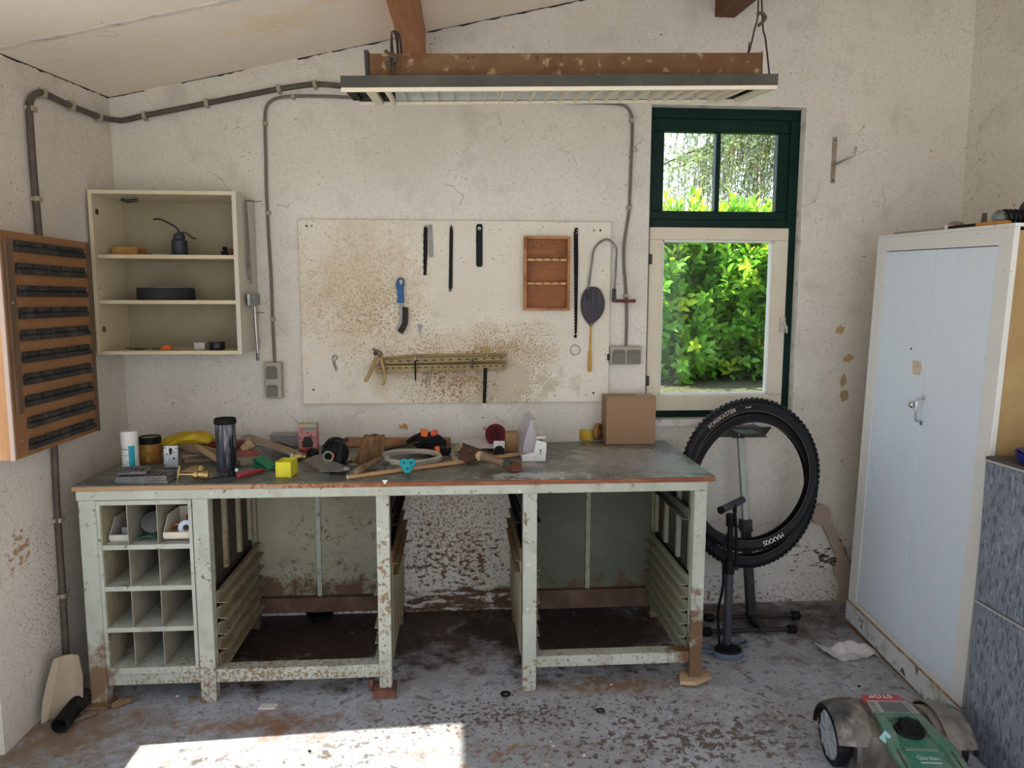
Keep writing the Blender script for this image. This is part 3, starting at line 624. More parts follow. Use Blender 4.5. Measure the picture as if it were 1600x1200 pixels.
# ---------------------------------------------------------------- steel hook on the wall
M_hookm = mat('rust_stained_steel',(.34,.29,.225),.5,.2,layers=[('n',(.24,.18,.12),14,.45,.7)])
c = at(1308,250,y=0); hk = thing('wall_hook', 'bare steel hook plate screwed to the wall right of the window', 'hook', c)
a = at(1305,214,y=-.004); d = at(1301,286,y=-.004)
b = MB(); b.prism([(a.x-.011,-.001,a.z),(a.x+.011,-.001,a.z),(d.x+.011,-.001,d.z),(d.x-.011,-.001,d.z)], (0,-.006,0)); b.done('plate', M_hookm, hk, bevel=.001)
p0 = at(1302,257,y=-.008); b = MB(); b.tube(smooth_path([p0,p0+V((.012,-.045,.004)),p0+V((.03,-.085,.016)),p0+V((.048,-.102,.03)),p0+V((.055,-.105,.065))],5), .006, 8); b.done('hook_arm', M_steel, hk)
for zz in (a.z-.016,d.z+.014):
    b = MB(); b.lathe([(.005,0),(.004,.004)],10,FRAME(((a.x+d.x)/2,-.006,zz),(0,-1,0))); b.done('screw', M_darkmetal, hk)

# ---------------------------------------------------------------- hanging lamp
FL, FR_, BL, BR = at(533,142,y=-1.2), at(1215,138,y=-1.2), at(545,163,y=-.90), at(1169,159,y=-.90)
ex = (FR_-FL); LL = ex.length; ex.normalize(); ey = (BL-FL+BR-FR_)*.5; ey = ey-ex*ey.dot(ex); DD = ey.length; ey.normalize(); ez = ex.cross(ey)
LM = Matrix(((ex.x,ey.x,ez.x,FL.x),(ex.y,ey.y,ez.y,FL.y),(ex.z,ey.z,ez.z,FL.z),(0,0,0,1)))
lamp = thing('ceiling_lamp', 'long hanging fluorescent lamp with yellowed louvre and rusty brown top channel', 'lamp', M=LM)
K = dict(world=False)
b = MB(); b.box(0,LL,0,.004,.010,.045); b.box(0,LL,.004,.02,.041,.045)
for k in range(11): x = LL*(.17+.074*k); b.box(x-.003,x+.003,-.003,0,.016,.026)
b.done('front_rail', M_greymetal, lamp, **K)
b = MB(); b.box(.02,LL-.02,DD-.004,DD,.006,.045); b.box(.02,LL-.02,DD-.02,DD-.004,.041,.045); b.done('rear_rail', M_greymetal, lamp, **K)
b = MB(); b.box(0,LL,0,.010,-.003,.010); b.box(.02,LL-.02,DD-.010,DD,-.003,.008)
for x0_,x1_ in ((.075,.105),(.135,.15),(LL-.035,LL-.004),(LL-.115,LL-.10)): b.box(x0_,x1_,.008,DD-.006,-.003,.012)
lv = b.done('louvre_frame', M_louvre, lamp, bevel=.001, **K)
for k in range(21):
    x = .19+(LL-.33)*k/20; f = MB(); f.prism([(x-.0014,.008,.030),(x-.0014,DD-.012,.030),(x-.0014,DD-.010,-.001),(x-.0014,.008,-.001)], (.0028,0,0)); f.done('louvre_fin', M_louvre, lv, **K)
b = MB(); b.add([(.15,.012,.034),(LL-.12,.012,.034),(LL-.12,DD*.3,.044),(.15,DD*.3,.044),(LL-.12,DD*.7,.044),(.15,DD*.7,.044),(LL-.12,DD-.008,.010),(.15,DD-.008,.010)],[(0,1,2,3),(3,2,4,5),(5,4,6,7)]); b.done('reflector', mat('reflector_grey_white',(.60,.62,.60),.45), lamp, **K)
for yy in (DD*.32,DD*.68):
    b = MB(); b.tube([(.16,yy,.031),(LL-.13,yy,.031)],.007,10); b.done('fluorescent_tube', M_tube, lamp, **K)
b = MB(); b.box(.0,.03,.004,DD-.004,.012,.044); b.box(LL-.02,LL-.002,.004,DD-.004,.012,.044); b.box(.03,.14,.10,DD-.03,.02,.05); b.done('end_cap', M_blackdust, lamp, **K)
inv = LM.inverted()
c0 = inv @ at(575,127,y=-1.06); c1 = inv @ at(1178,122,y=-1.06)
b = MB(); b.box(c0.x+.014,c1.x,.08,.215,.046,.125); ch = b.done('top_channel', M_rustchan, lamp, bevel=.003, **K)
b = MB(); b.box(c0.x,c0.x+.013,.076,.22,.046,.135); b.done('channel_end', M_darkmetal, ch, **K)
b = MB(); b.box(c1.x+.001,c1.x+.005,.076,.22,.046,.133); b.done('channel_end', M_louvre, ch, **K)
def wire(pts, r=.003): b = MB(); b.tube(smooth_path(pts,4), r, 6); return b
G = lambda x,y,z: inv @ V((x,y,z))
def lampwire(pts, r=.003): b = MB(); b.tube(smooth_path([inv @ V(p) for p in pts],4), r, 6); b.done('suspension_wire', M_darkmetal, lamp, **K)
xr = 2.62
tp = V((xr,-1.05,zc(xr,-1.05)))
f_ = at(1203,124,y=-1.19); g_ = at(1166,99,y=-1.02)
lampwire([f_, at(1196,60,y=-1.12), at(1191,25,y=-1.08), tp]); lampwire([g_, at(1178,50,y=-1.03), at(1185,0,y=-1.04), tp+V((-.01,.02,0))]); lampwire([at(1167,99,y=-1.0), at(1171,66,y=-1.0)],.0025)
hk2 = MB(); hk2.tube(smooth_path([inv @ p for p in (at(1183,21,y=-1.09),at(1191,21,y=-1.1),at(1196,27,y=-1.09),at(1192,34,y=-1.09),at(1185,40,y=-1.09))],4),.006,6); hk2.done('wire_hook', M_conduit, lamp, **K)
for px0,px1,yy in ((610,611,-1.19),(615,613,-1.17)):
    lampwire([at(px0,128,y=yy), at(px0+1,100,y=-1.15), at(px1,72,y=-1.1), at(612,50,y=-1.02)], .003)
for px0,yy in ((621,-1.0),(626,-.98)):
    lampwire([at(px0,106,y=yy), at(px0+1,85,y=yy), at(px0-2,56,y=-.97), at(614,48,y=-.97)], .0045)
hk3 = MB(); hk3.tube(smooth_path([inv @ p for p in (at(603,80,y=-1.12),at(609,86,y=-1.13),at(617,90,y=-1.14),at(616,97,y=-1.14),at(604,100,y=-1.13),at(606,105,y=-1.12))],4),.007,6); hk3.done('wire_hook', M_conduit, lamp, **K)

# ---------------------------------------------------------------- wall cabinet
CX0,CX1,CZ0,CZ1,CY = .018,.640,1.352,2.062,-.30; T_=.019
wc = thing('wall_cabinet', 'open cream wall cabinet with two shelves in the left corner', 'cabinet', ((CX0+CX1)/2,0,CZ0))
b = MB(); b.box(CX0,CX0+.016,CY,0,CZ0,CZ1); b.done('side_panel', M_cab, wc, bevel=.001)
b = MB(); b.box(CX1-T_,CX1,CY,0,CZ0,CZ1); b.done('side_panel', M_cab_side, wc, bevel=.001)
b = MB(); b.box(CX0+.016,CX1-T_,CY+.001,0,CZ1-.017,CZ1-.0005); b.done('top_panel', M_cab, wc, bevel=.001)
b = MB(); b.box(CX0+.016,CX1-T_,CY+.001,0,CZ0,CZ0+.016); b.done('bottom_panel', M_cab, wc, bevel=.001)
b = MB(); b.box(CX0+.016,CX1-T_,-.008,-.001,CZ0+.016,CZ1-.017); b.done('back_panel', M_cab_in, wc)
SH = []
for (l,r_) in (((156,395),(371,401)),((160,466),(373,472))):
    zt = (at(*l,y=-.285).z+at(*r_,y=-.285).z)/2
    b = MB(); b.box(CX0+.018,CX1-T_-.001,-.285,-.009,zt-.017,zt); b.done('shelf', M_cab, wc, bevel=.001); SH.append(zt)
SH.append(CZ0+.016)
for zz in (CZ1-.09,CZ0+.11):
    b = MB(); b.lathe([(.013,0),(.013,.003)],14,FRAME((CX0+.016,-.26,zz),(1,0,0))); b.done('hinge_mark', M_redbrown, wc)
b = MB(); b.tube(smooth_path([(CX0+.10,-.20,CZ1-.03),(CX0+.13,-.21,CZ1-.036),(CX0+.17,-.20,CZ1-.03)],3),.008,6); b.done('catch', M_darkmetal, wc)
# --- things in the cabinet
def onshelf(px, py, z, yd=None): return at(px,py,z=z)
c = V((.125,-.16,SH[0])); b = MB(); b.box(c.x-.06,c.x+.05,c.y-.05,c.y+.05,c.z,c.z+.038,None)
b.done('sponge_block', mat('tan_sponge',(.42,.235,.07),.85,layers=[('n',(.33,.18,.05),20,.45,.65)],bump=(50,.2)), label='tan rectangular sponge block on the cabinet top shelf', cat='block', bevel=.004)
c = V((.345,-.17,SH[0])); oc = thing('oil_can', 'dark metal oil can with long bent spout on the cabinet top shelf', 'oil can', c)
sc = .40/ .40
MB().lathe([(.034,0),(.035,.004),(.033,.04),(.034,.062),(.029,.066),(.024,.07),(.026,.084),(.020,.094),(.008,.098)],24,TR(c)).done('body', mat('oilcan_blue_grey',(.045,.047,.06),.5,.2), oc)
b = MB(); b.tube(smooth_path([c+V((0,0,.095)),c+V((-.004,0,.115)),c+V((-.03,-.005,.135)),c+V((-.07,-.01,.155)),c+V((-.092,-.01,.158)),c+V((-.105,-.01,.155))],4),.0045,8); b.done('spout', M_darkmetal, oc)
b = MB(); b.tube(smooth_path([c+V((.008,0,.098)),c+V((.03,-.005,.098)),c+V((.048,-.005,.086)),c+V((.062,-.005,.075)),c+V((.076,-.005,.073))],4),.004,8); b.done('lever', M_darkmetal, oc)
b = MB(); b.lathe([(.066,0),(.07,.003),(.066,.006)],24,TR((.352,-.165,SH[0]-.0003))); o = b.done('saucer', M_steeldull, label='flat dark metal saucer under the oil can', cat='plate'); 
oc.location.z += .006
b = MB(); rg = random.Random(2)
for k,(dx,dy,a) in enumerate(((-.02,-.02,.2),(.0,.01,.9),(.015,-.01,-.5))):
    M_ = TR((.245+dx,-.17+dy,SH[0]+.003*k),a); b = MB(); b.box(-.03,.03,-.016,.016,0,.0025,M_)
    b.done('plastic_sachet', M_white, label=('small crumpled white sachet lying flat','small white sachet on top of another','uppermost white sachet beside the oil can')[k]+' on the cabinet top shelf', cat='sachet', group='sachets on the cabinet top shelf')
bo = thing('ink_bottle', 'small black bottle with a cap beside the brown block on the top shelf', 'bottle', (.545,-.17,SH[0])); c = bo.location.copy()
b = MB(); b.box(c.x-.016,c.x+.016,c.y-.014,c.y+.014,c.z,c.z+.026); b.done('body', M_black, bo, bevel=.006)
MB().lathe([(.008,.024),(.008,.03),(.011,.031),(.011,.043)],14,TR(c)).done('cap', M_blackdust, bo)
b = MB(); b.box(.565,.615,-.20,-.12,SH[0],SH[0]+.036); b.done('wood_block', mat('dark_brown_block',(.115,.055,.03),.7), label='dark brown block at the right end of the cabinet top shelf', cat='block', bevel=.003)
gw = thing('grinding_disc', 'large flat black grinding disc lying on the cabinet middle shelf', 'disc', (.27,-.155,SH[1])); c = gw.location.copy()
MB().lathe([(.118,0),(.122,.004),(.122,.050),(.118,.054),(.02,.054)],40,TR(c)).done('disc', mat('grinding_black',(.028,.027,.03),.75,bump=(60,.2)), gw)
MB().lathe([(.116,.0545),(.116,.057)],40,TR(c)).done('paper_face', mat('wheel_label',(.20,.185,.165),.8), gw)
# bottom shelf
z3 = SH[2]
for k in range(6):
    M_ = TR((.13+.024*k,-.17-.012*(k%3),z3),.5+.25*((k*7)%5-2)); b = MB(); b.box(-.045,.045,-.005,.005,0,.004,M_)
    b.done('metal_strip', M_darkmetal if k != 4 else M_steel, label='one of six thin metal strips strewn at the left of the cabinet floor', cat='metal strip', group='metal strips on the cabinet floor')
c = V((.285,-.22,z3)); b = MB(); b.prism([(c.x-.026,c.y-.02,c.z),(c.x+.024,c.y-.02,c.z),(c.x+.018,c.y-.02,c.z+.022),(c.x-.008,c.y-.02,c.z+.020)],(0,.04,0)); b.done('plastic_wedge', M_orange, label='small orange plastic wedge on the cabinet floor', cat='wedge', bevel=.003)
tb = thing('clear_box', 'small frosted clear box beside the black tape roll in the cabinet', 'box', (.432,-.21,z3)); c = tb.location.copy()
b = MB(); b.box(c.x-.024,c.x+.024,c.y-.02,c.y+.02,c.z,c.z+.026); b.done('box', mat('frosted',(.46,.43,.40),.4), tb, bevel=.002)
b = MB(); b.box(c.x-.025,c.x+.025,c.y-.021,c.y+.021,c.z+.026,c.z+.032); b.done('lid', mat('frosted_lid',(.52,.49,.46),.4), tb, bevel=.002)
tp_ = thing('tape_roll', 'black roll of insulating tape in the bottom of the wall cabinet', 'tape', (.512,-.235,z3)); c = tp_.location.copy()
MB().lathe([(.021,0),(.034,0),(.035,.002),(.035,.034),(.034,.036),(.021,.036),(.021,0)],32,TR(c),cap=False).done('tape', mat('glossy_black_tape',(.014,.014,.016),.25), tp_)
MB().lathe([(.0185,.001),(.021,.001),(.021,.035),(.0185,.035),(.0185,.001)],32,TR(c),cap=False).done('core', M_card2, tp_)
# --- hung on the cabinet side
xs = CX1
def side(px,py,dx=.004): return at(px,py,x=xs+dx)
wl = thing('wire_loops', 'bundle of long steel wire loops hanging on the cabinet side', 'wire', side(384,312))
for k,(b0,b1) in enumerate(((386,420),(388,432),(391,438))):
    b = MB(); p = side(383,312,.008+.002*k); q = side(b0,b1,.006+.003*k); r_ = side(b0+2,b1-4,.006+.003*k)
    b.tube(smooth_path([p+V((0,.004,0)), (p+q)/2+V((0,-.004,0)), q, r_, (p+r_)/2+V((.002,.006,0)), p+V((.003,.008,0))],4),.0018,6); b.done('wire', M_steeldull, wl)
b = MB(); p = side(383,314,0); b.tube([p,p+V((.03,0,.002))],.0025,6); b.done('nail', M_darkmetal, wl)
hx = thing('hatchet', 'small steel hatchet hanging by its head on the cabinet side', 'hatchet', side(392,478,.004))
pts = [side(385,459,.014),side(401,458,.014),side(402,477,.014),side(396,476,.014),side(394,479,.014),side(386,478,.014)]
b = MB(); b.prism(pts,(.014,0,0)); b.done('head', M_galv, hx, bevel=.003)
b = MB(); b.tube([side(397,470,.021),side(400,520,.021),side(403,560,.021)],[.007,.0065,.006],8); b.done('handle', M_steel, hx)
b = MB(); b.tube([side(402,552,.021),side(403,563,.021)],.0075,8); b.done('end_cap', M_steeldull, hx)
for k,(px,py) in enumerate(((398,315),(402,489))):
    b = MB(); p = side(px-4,py,0); b.tube([p,p+V((.045,0,.001))],.0016,6); b.done('nail', M_darkmetal, label=('thin nail sticking out near the top of the cabinet side','thin nail sticking out of the cabinet side by the hatchet')[k], cat='nail')

M_stripr = mat('dusty_rubber',(.030,.029,.028),.6,layers=[('n',(.075,.07,.064),16,.48,.72)],spec=.2)
# ---------------------------------------------------------------- rubber-strip tool rack on the left wall
RX,RY0,RY1,RZ0,RZ1 = .102,-1.084,-.494,1.050,1.823
tr_ = thing('tool_rack', 'brown hardboard tool rack with ten black rubber strips on the left wall', 'tool rack', (0.001,(RY0+RY1)/2,RZ0))
b = MB(); b.box(.034,RX,RY0,RY1,RZ0,RZ1); b.done('case', M_hard, tr_, bevel=.003)
b = MB(); b.box(.034,RX-.012,RY0-.003,RY0,RZ0+.002,RZ1-.002); b.done('end_panel', M_hard_edge, tr_)
b = MB(); b.box(RX-.012,RX+.002,RY0-.004,RY0+.004,RZ0,RZ1); b.done('edge_strip', mat('pale_edge',(.43,.33,.27),.6), tr_)
HH = RZ1-RZ0; WW = RY1-RY0
b = MB(); b.box(RX,RX+.003,RY1-.028,RY1,RZ0,RZ1); b.done('far_border', M_batten, tr_, bevel=.001)
b = MB(); b.box(RX,RX+.010,RY0+.018,RY0+.058,RZ0+.155,RZ1-.025); b.done('batten', M_batten, tr_, bevel=.002)
for k in range(10):
    zc_ = RZ1-HH*(.060+.0985*k); ya = RY0+WW*(.13 if k < 8 else .135); yb = RY0+WW*.915
    b = MB(); b.box(RX,RX+.006,ya,yb,zc_-.021,zc_+.009); b.box(RX+.006,RX+.014,ya,yb,zc_-.021,zc_-.003)
    n = 5; seg = (yb-ya)/n
    for j in range(n):
        u0 = ya+seg*j+(.009 if j else .004); u1 = ya+seg*(j+1)-.009; b.box(RX,RX+.011,u0,u1,zc_+.001,zc_+.018)
    b.done('rubber_strip', M_stripr, tr_, bevel=.002)
for yy,zz in ((RY0+.035,RZ1-.24),(RY1-.03,RZ1-.11),(RY0+.05,RZ0+.06)):
    b = MB(); b.lathe([(.006,0),(.004,.003)],10,FRAME((RX+(.010 if yy<RY0+.04 else 0),yy,zz),(1,0,0))); b.done('screw', M_steeldull, tr_)
# ---------------------------------------------------------------- pin board
BX0,BX1,BZ0,BZ1 = .843,2.352,1.086,1.975; BY = -.021
pb = thing('pin_board', 'large cream painted board with tool stains on the back wall', 'board', (1.6,-.002,BZ0))
b = MB(); b.box(BX0,BX1,BY,-.001,BZ0,BZ1); b.done('panel', M_board, pb, bevel=.002)
for px,py in ((479,353),(487,353),(928,360),(938,360),(490,609),(927,614)):
    c = at(px,py,y=BY); b = MB(); b.lathe([(.0055,0),(.0055,.002),(.002,.003)],12,FRAME(c,(0,-1,0))); b.done('screw', M_darkmetal if px not in (487,928) else M_steeldull, pb)
def bp(px,py,d=.006): return at(px,py,y=BY-d)
def flat(pix, d0, d1):
    """an outline on the board between two distances in front of it"""
    b = MB(); p = [at(x,y_,y=BY-d0) for x,y_ in pix]; b.prism(p,(0,-(d1-d0),0)); return b
def nail(px,py,parent,ln=.012):
    c = at(px,py,y=BY); b = MB(); b.lathe([(.0016,-.004),(.0016,ln),(.004,ln),(.004,ln+.0015)],8,FRAME(c,(0,-1,0))); b.done('nail', M_steeldull, parent)
HB_ = 'saw blades on the pin board'
# jigsaw-like tapered blade
t = thing('saw_blade', 'black tapered saw blade with rusty teeth beside the grey blade', 'saw blade', bp(664,430), HB_)
px = [(662,357),(665,351),(668,357),(668,396),(666,430),(662,430)]
for k in range(14): px.append((661.0+(k%2)*1.1, 428-5*k))
flat(px,.004,.0055).done('blade', M_blackdust, t); nail(665,354,t)
t = thing('saw_blade', 'short plain grey blade hanging from the hole in its tip', 'saw blade', bp(674,402), HB_)
flat([(669,353),(671,351),(674,351),(675,353),(677,400),(675,402),(672,402),(670,400)],.004,.0055).done('blade', M_steeldull, t, bevel=.0005); nail(672.5,353.5,t)
t = thing('saw_blade', 'long slim plain black blade left of the wide black one', 'saw blade', bp(704,456), HB_)
flat([(703.5,354),(705,351),(706.5,354),(708,360),(707,448),(704.5,456),(701.5,455),(701,448),(702.5,360)],.004,.0055).done('blade', M_black, t); nail(705,353,t); nail(703,453,t)
t = thing('saw_blade', 'short wide black blade with a pale round hole at the top', 'saw blade', bp(749,416), HB_)
flat([(744,353),(746,350),(752,350),(754,353),(754,414),(752,417),(746,417),(744,414)],.004,.0055).done('blade', M_black, t, bevel=.0005)
c = bp(749,357,.0055); b = MB(); b.lathe([(.008,0),(.008,.0012)],16,FRAME(c,(0,-1,0))); b.done('hole_washer', M_cab, t); nail(749,358,t)
t = thing('saw_blade', 'very long toothed black bow saw blade beside the wooden rack', 'saw blade', bp(899,528), HB_)
px = [(898.5,356),(903,356),(903.5,400),(903,440),(902,500),(901,528),(897,528)]
for k in range(68): px.append((896.3+(k%2)*1.4+ (166-2.45*k)/166*1.4-.6, 524-2.42*k))
flat(px,.004,.0055).done('blade', M_blackdust, t); nail(901,360,t)
for py in (364,522):
    c = bp(900.5,py,.0055); b = MB(); b.lathe([(.003,0),(.003,.001)],10,FRAME(c,(0,-1,0))); b.done('rivet_hole', M_cab, t)
# wire brush
t = thing('wire_brush', 'curved steel wire brush with a blue plastic handle', 'brush', bp(628,520))
px = [(620,438),(623,434.5),(629,434),(632,437),(631,446),(630.5,456),(631,464),(632,473),(620,473),(622,464),(621,455),(619,446)]
hd = flat(px,.004,.024).done('handle', M_blueh, t, bevel=.004)
b = MB(); b.prism([at(x,y_,y=BY-.0245) for x,y_ in ((624,438),(627.5,437),(629,440),(627,445),(624.5,443))],(0,-.0012,0)); b.done('hang_hole', M_cab, hd)
nail(626,441,t,.03)
px = [(624,472),(629,472),(629,495),(628.5,505),(625,511),(621,516),(617.5,514),(621,509),(623.5,504),(624.5,496)]
flat(px,.010,.013).done('blade_spine', M_steeldull, t)
px = [(629,479),(638,481),(638,498),(636.5,508),(633,516),(628.5,522),(621,516),(625,511),(628.5,505),(629,495)]
flat(px,.005,.020).done('bristles', mat('wire_bristle',(.035,.028,.024),.7,.3,layers=[('s',(.09,.065,.05),(90,9,90),.45,.65)],bump=(160,.6)), t)
# key and other little things
t = thing('key', 'tiny steel key hung below the blue wire brush', 'key', bp(656,523))
flat([(652,509),(654,506.5),(658,506.5),(660,509),(659,513),(657.5,514),(657.5,523),(655.5,523),(655,514),(653,513)],.004,.006).done('key', M_steeldull, t, bevel=.0004); nail(656,509,t)
t = thing('spring_clip', 'small bent wire spring clip hanging at the lower left of the pin board', 'clip', bp(523,582))
b = MB(); b.tube(smooth_path([bp(525.5,581),bp(522,571),bp(519.5,562),bp(520,557),bp(523.5,555),bp(526.5,557.5),bp(526,561),bp(523,564),bp(524,571),bp(527.5,577)],5),.0022,6); b.done('wire', M_steeldull, t); nail(523,558,t)
t = thing('key_ring', 'thin steel ring hung beside the yellow racket handle', 'ring', bp(898.5,555))
c = bp(898.5,547); b = MB(); b.tube(arc(c,.0245,0,2*pi*23/24,24),.0016,6,closed=True); b.done('ring', M_steeldull, t); nail(899,539.5,t)
# pine rack
a = at(819,369,y=BY-.04); d = at(890,485,y=BY-.04)
sr = thing('spice_rack', 'small reddish pine rack with two notched shelves', 'rack', ((a.x+d.x)/2,BY,d.z))
X0,X1,Z0,Z1 = a.x,d.x,d.z,a.z; Y1,Y0 = BY-.0005,BY-.044
for nm,bx in (('side',(X0,X0+.013,Z0,Z1)),('side',(X1-.013,X1,Z0,Z1)),('top_rail',(X0+.013,X1-.013,Z1-.013,Z1)),('bottom_rail',(X0+.013,X1-.013,Z0,Z0+.013))):
    b = MB(); b.box(bx[0],bx[1],Y0,Y1,bx[2],bx[3]); b.done(nm, M_spice, sr, bevel=.0015)
b = MB(); b.box(X0+.013,X1-.013,Y1-.006,Y1,Z0+.013,Z1-.013); bk = b.done('back', wood('pine_red_back',(.30,.125,.046),(.235,.09,.033),(5,30,60),.6,(.18,.07,.028)), sr)
for py in (406,443):
    zz = at(855,py,y=BY-.04).z; b = MB(); b.box(X0+.013,X1-.013,Y0+.018,Y1-.006,zz-.006,zz+.006)
    n = 5; w_ = (X1-X0-.026)/n
    for k in range(n): b.box(X0+.013+w_*k+.005,X0+.013+w_*(k+1)-.005,Y0+.0,Y0+.018,zz-.006,zz+.006)
    b.done('notched_shelf', wood('pine_light',(.56,.33,.16),(.48,.27,.12),(9,30,60)), sr, bevel=.001)
for px_,py_ in ((834,385),(868,385),(846,384)):
    c = at(px_,py_,y=Y1-.006); b = MB(); b.lathe([(.004,0),(.003,.003)],10,FRAME(c,(0,-1,0))); b.done('screw', M_steeldull if px_ == 868 else M_darkmetal, bk)
# old toy racket
rk = thing('racket', 'small dark mesh racket with an amber handle hanging head up', 'racket', bp(922,580))
hc = [(927,449.5),(934,451),(940,459),(943.5,470),(943,482),(939,492),(932,500),(926,505),(924,509),(920,505),(914,497),(910,488),(908.5,477),(910,464),(915,454),(921,450)]
flat(hc,.012,.0145).done('mesh_head', mat('racket_mesh',(.05,.045,.058),.6,layers=[('s',(.10,.092,.11),(300,1,1),.45,.6),('s',(.03,.027,.035),(1,1,300),.45,.6)]), rk)
b = MB(); b.tube(smooth_path([bp(x,y_,.0135) for x,y_ in hc+hc[:1]],3)[:-1],.0042,8,closed=True); b.done('rim', M_mesh, rk)
b = MB(); b.tube([bp(924,505,.0135),bp(923,520,.0135),bp(922.4,549,.0135)],.0042,8); b.done('shaft', M_yellowh, rk)
b = MB(); b.tube([bp(922.4,547,.0135),bp(922,550,.0135),bp(921.6,578,.0135),bp(921.5,581,.0135)],[.006,.0085,.0095,.007],6); b.done('grip', M_yellowh, rk)
# bent saw frame
bs = thing('bow_saw', 'bent steel saw frame with a reddish brown handle over the racket', 'saw', bp(940,470))
pth = [(919,452),(922,430),(925,408),(927,394),(932,384),(940,377),(948,374),(955,377),(961,384),(963.5,392),(962.5,410),(961.5,430),(960,453)]
b = MB(); b.tube(smooth_path([bp(x,y_,.022+.0008*k) for k,(x,y_) in enumerate(pth)],4),.0052,8); b.done('frame_tube', M_steeldull, bs)
flat([(956.5,451),(962,451),(962,472),(956,472)],.024,.038).done('blade_clamp', M_darkmetal, bs, bevel=.001)
flat([(916.5,449),(920.5,448),(922,462),(919,470),(915.5,466)],.017,.026).done('hook_clamp', M_darkmetal, bs, bevel=.001)
b = MB(); b.tube([bp(x,470.2,.032) for x in (959,963,968,978,987,990,993)],[.006,.0085,.0075,.0090,.0080,.0088,.0075],10); b.done('handle', M_redbrown, bs)
# slatted tool holder
th = thing('tool_holder', 'stained wooden tool holder of bored strips on the pin board', 'tool holder', bp(690,583,.0))
def strip(pix, d0, d1, nm, m=M_rackwood): return flat(pix,d0,d1).done(nm, m, th, bevel=.001)
strip([(597,558),(650,553.5),(791,551.5),(791,572),(597,570)],.001,.014,'back_strip')
up = strip([(592,563),(650,558),(791,556.5),(791,562),(592,568.5)],.014,.050,'upper_strip')
lo = strip([(588,570),(791,567),(792,575),(589,583)],.014,.062,'lower_strip')
for k,(ax,ay,bx_,by_) in enumerate(((592,565.3,790,559.3),)):
    for j in range(15):
        t_ = (j+.5)/15; c = bp(ax+(bx_-ax)*t_, ay+(by_-ay)*t_, .0505); b = MB(); b.prism([c+V((.0105*cos(w),0,.0030*sin(w))) for w in [2*pi*i/12 for i in range(12)]],(0,-.0006,0)); b.done('bored_hole', M_hole, up)
for j in range(20):
    t_ = (j+.5)/20; c = bp(589.5+202*t_, 575.5-4*t_, .0625); b = MB(); b.prism([c+V((.009*cos(w),0,.0028*sin(w))) for w in [2*pi*i/12 for i in range(12)]],(0,-.0006,0)); b.done('bored_hole', M_hole, lo)
for px_,py_ in ((659,555.5),(782,556)):
    c = bp(px_,py_,.014); b = MB(); b.lathe([(.004,0),(.003,.002)],10,FRAME(c,(0,-1,0))); b.done('screw', M_darkmetal, th)
t = thing('marking_pen', 'slim black pen standing in the wooden tool holder', 'pen', bp(649,600,.075))
b = MB(); b.tube([bp(648.8,563,.071),bp(649.3,594,.071)],.0042,10); b.done('barrel', M_black, t)
b = MB(); b.tube([bp(648.6,558,.071),bp(648.8,563,.071)],[.002,.0038],10); b.done('cap', M_steel, t); b = MB(); b.tube([bp(649.3,594,.071),bp(649.5,600,.071)],[.004,.0012],10); b.done('tip', M_steel, t)
for k,(x0_,x1_,y0_,y1_,lb) in enumerate(((668,665.5,580,604,'left one of two grey steel bits poking below the tool holder'),(674.5,670,572,603,'right one of two grey steel bits poking below the tool holder'))):
    b = MB(); b.tube([bp(x0_,y0_,.068),bp(x1_,y1_,.068)],[.0042,.0022],8); b.done('tool_bit', M_steeldull, label=lb, cat='tool bit', group='bits in the tool holder')
t = thing('file', 'long dark flat file hanging from the right end of the tool holder', 'file', bp(757,634,.03))
flat([(755.5,575),(761.5,575),(759.5,630),(754,630)],.066,.071).done('blade', M_blackdust, t); flat([(754,630),(759.5,630),(759,636),(755,636)],.066,.071).done('tang', M_endgrain, t)
flat([(737,560),(739.5,560),(739.5,576),(737,576)],.063,.067).done('steel_rule', M_darkmetal, label='short black steel strip stuck across the tool holder', cat='strip')
t = thing('cup_hook', 'yellowed hook peg standing on top of the tool holder', 'hook', bp(760,560,.03))
b = MB(); b.tube(smooth_path([bp(757,552,.05),bp(757.5,546,.05),bp(761,543.5,.05),bp(763.5,547,.05),bp(762.5,553,.05),bp(760,558,.052)],5),.0075,8); b.done('hook', M_oldyellow, t)
# pliers
t = thing('pliers', 'pliers with worn yellow handles hanging at the tool holder end', 'pliers', bp(590,600,.07))
b = MB(); b.tube(smooth_path([bp(583,545.5,.07),bp(587,548,.075),bp(592,551,.075),bp(595,557,.072)],4),[.007]*4+[.010]*4+[.012]*4+[.010],8); b.done('jaws', mat('rusty_jaw',(.20,.13,.085),.6,.4), t)
b = MB(); b.lathe([(.011,0),(.011,.006)],14,FRAME(bp(587,552,.082),(0,-1,0))); b.done('pivot', M_darkmetal, t)
b = MB(); b.tube(smooth_path([bp(589,552,.078),bp(588,558,.078),bp(584,568,.078),bp(578,583,.078),bp(573,592,.078),bp(569.5,596,.078)],4),[.0085]*10+[.0095]*8+[.008]*3,8); b.done('handle', M_oldyellow, t)
b = MB(); b.tube(smooth_path([bp(592,553,.07),bp(597,566,.068),bp(600.5,583,.068),bp(600.5,593,.068),bp(598,602,.068)],4),[.0085]*9+[.0085]*6+[.007]*2,8); b.done('handle', M_oldyellow, t)
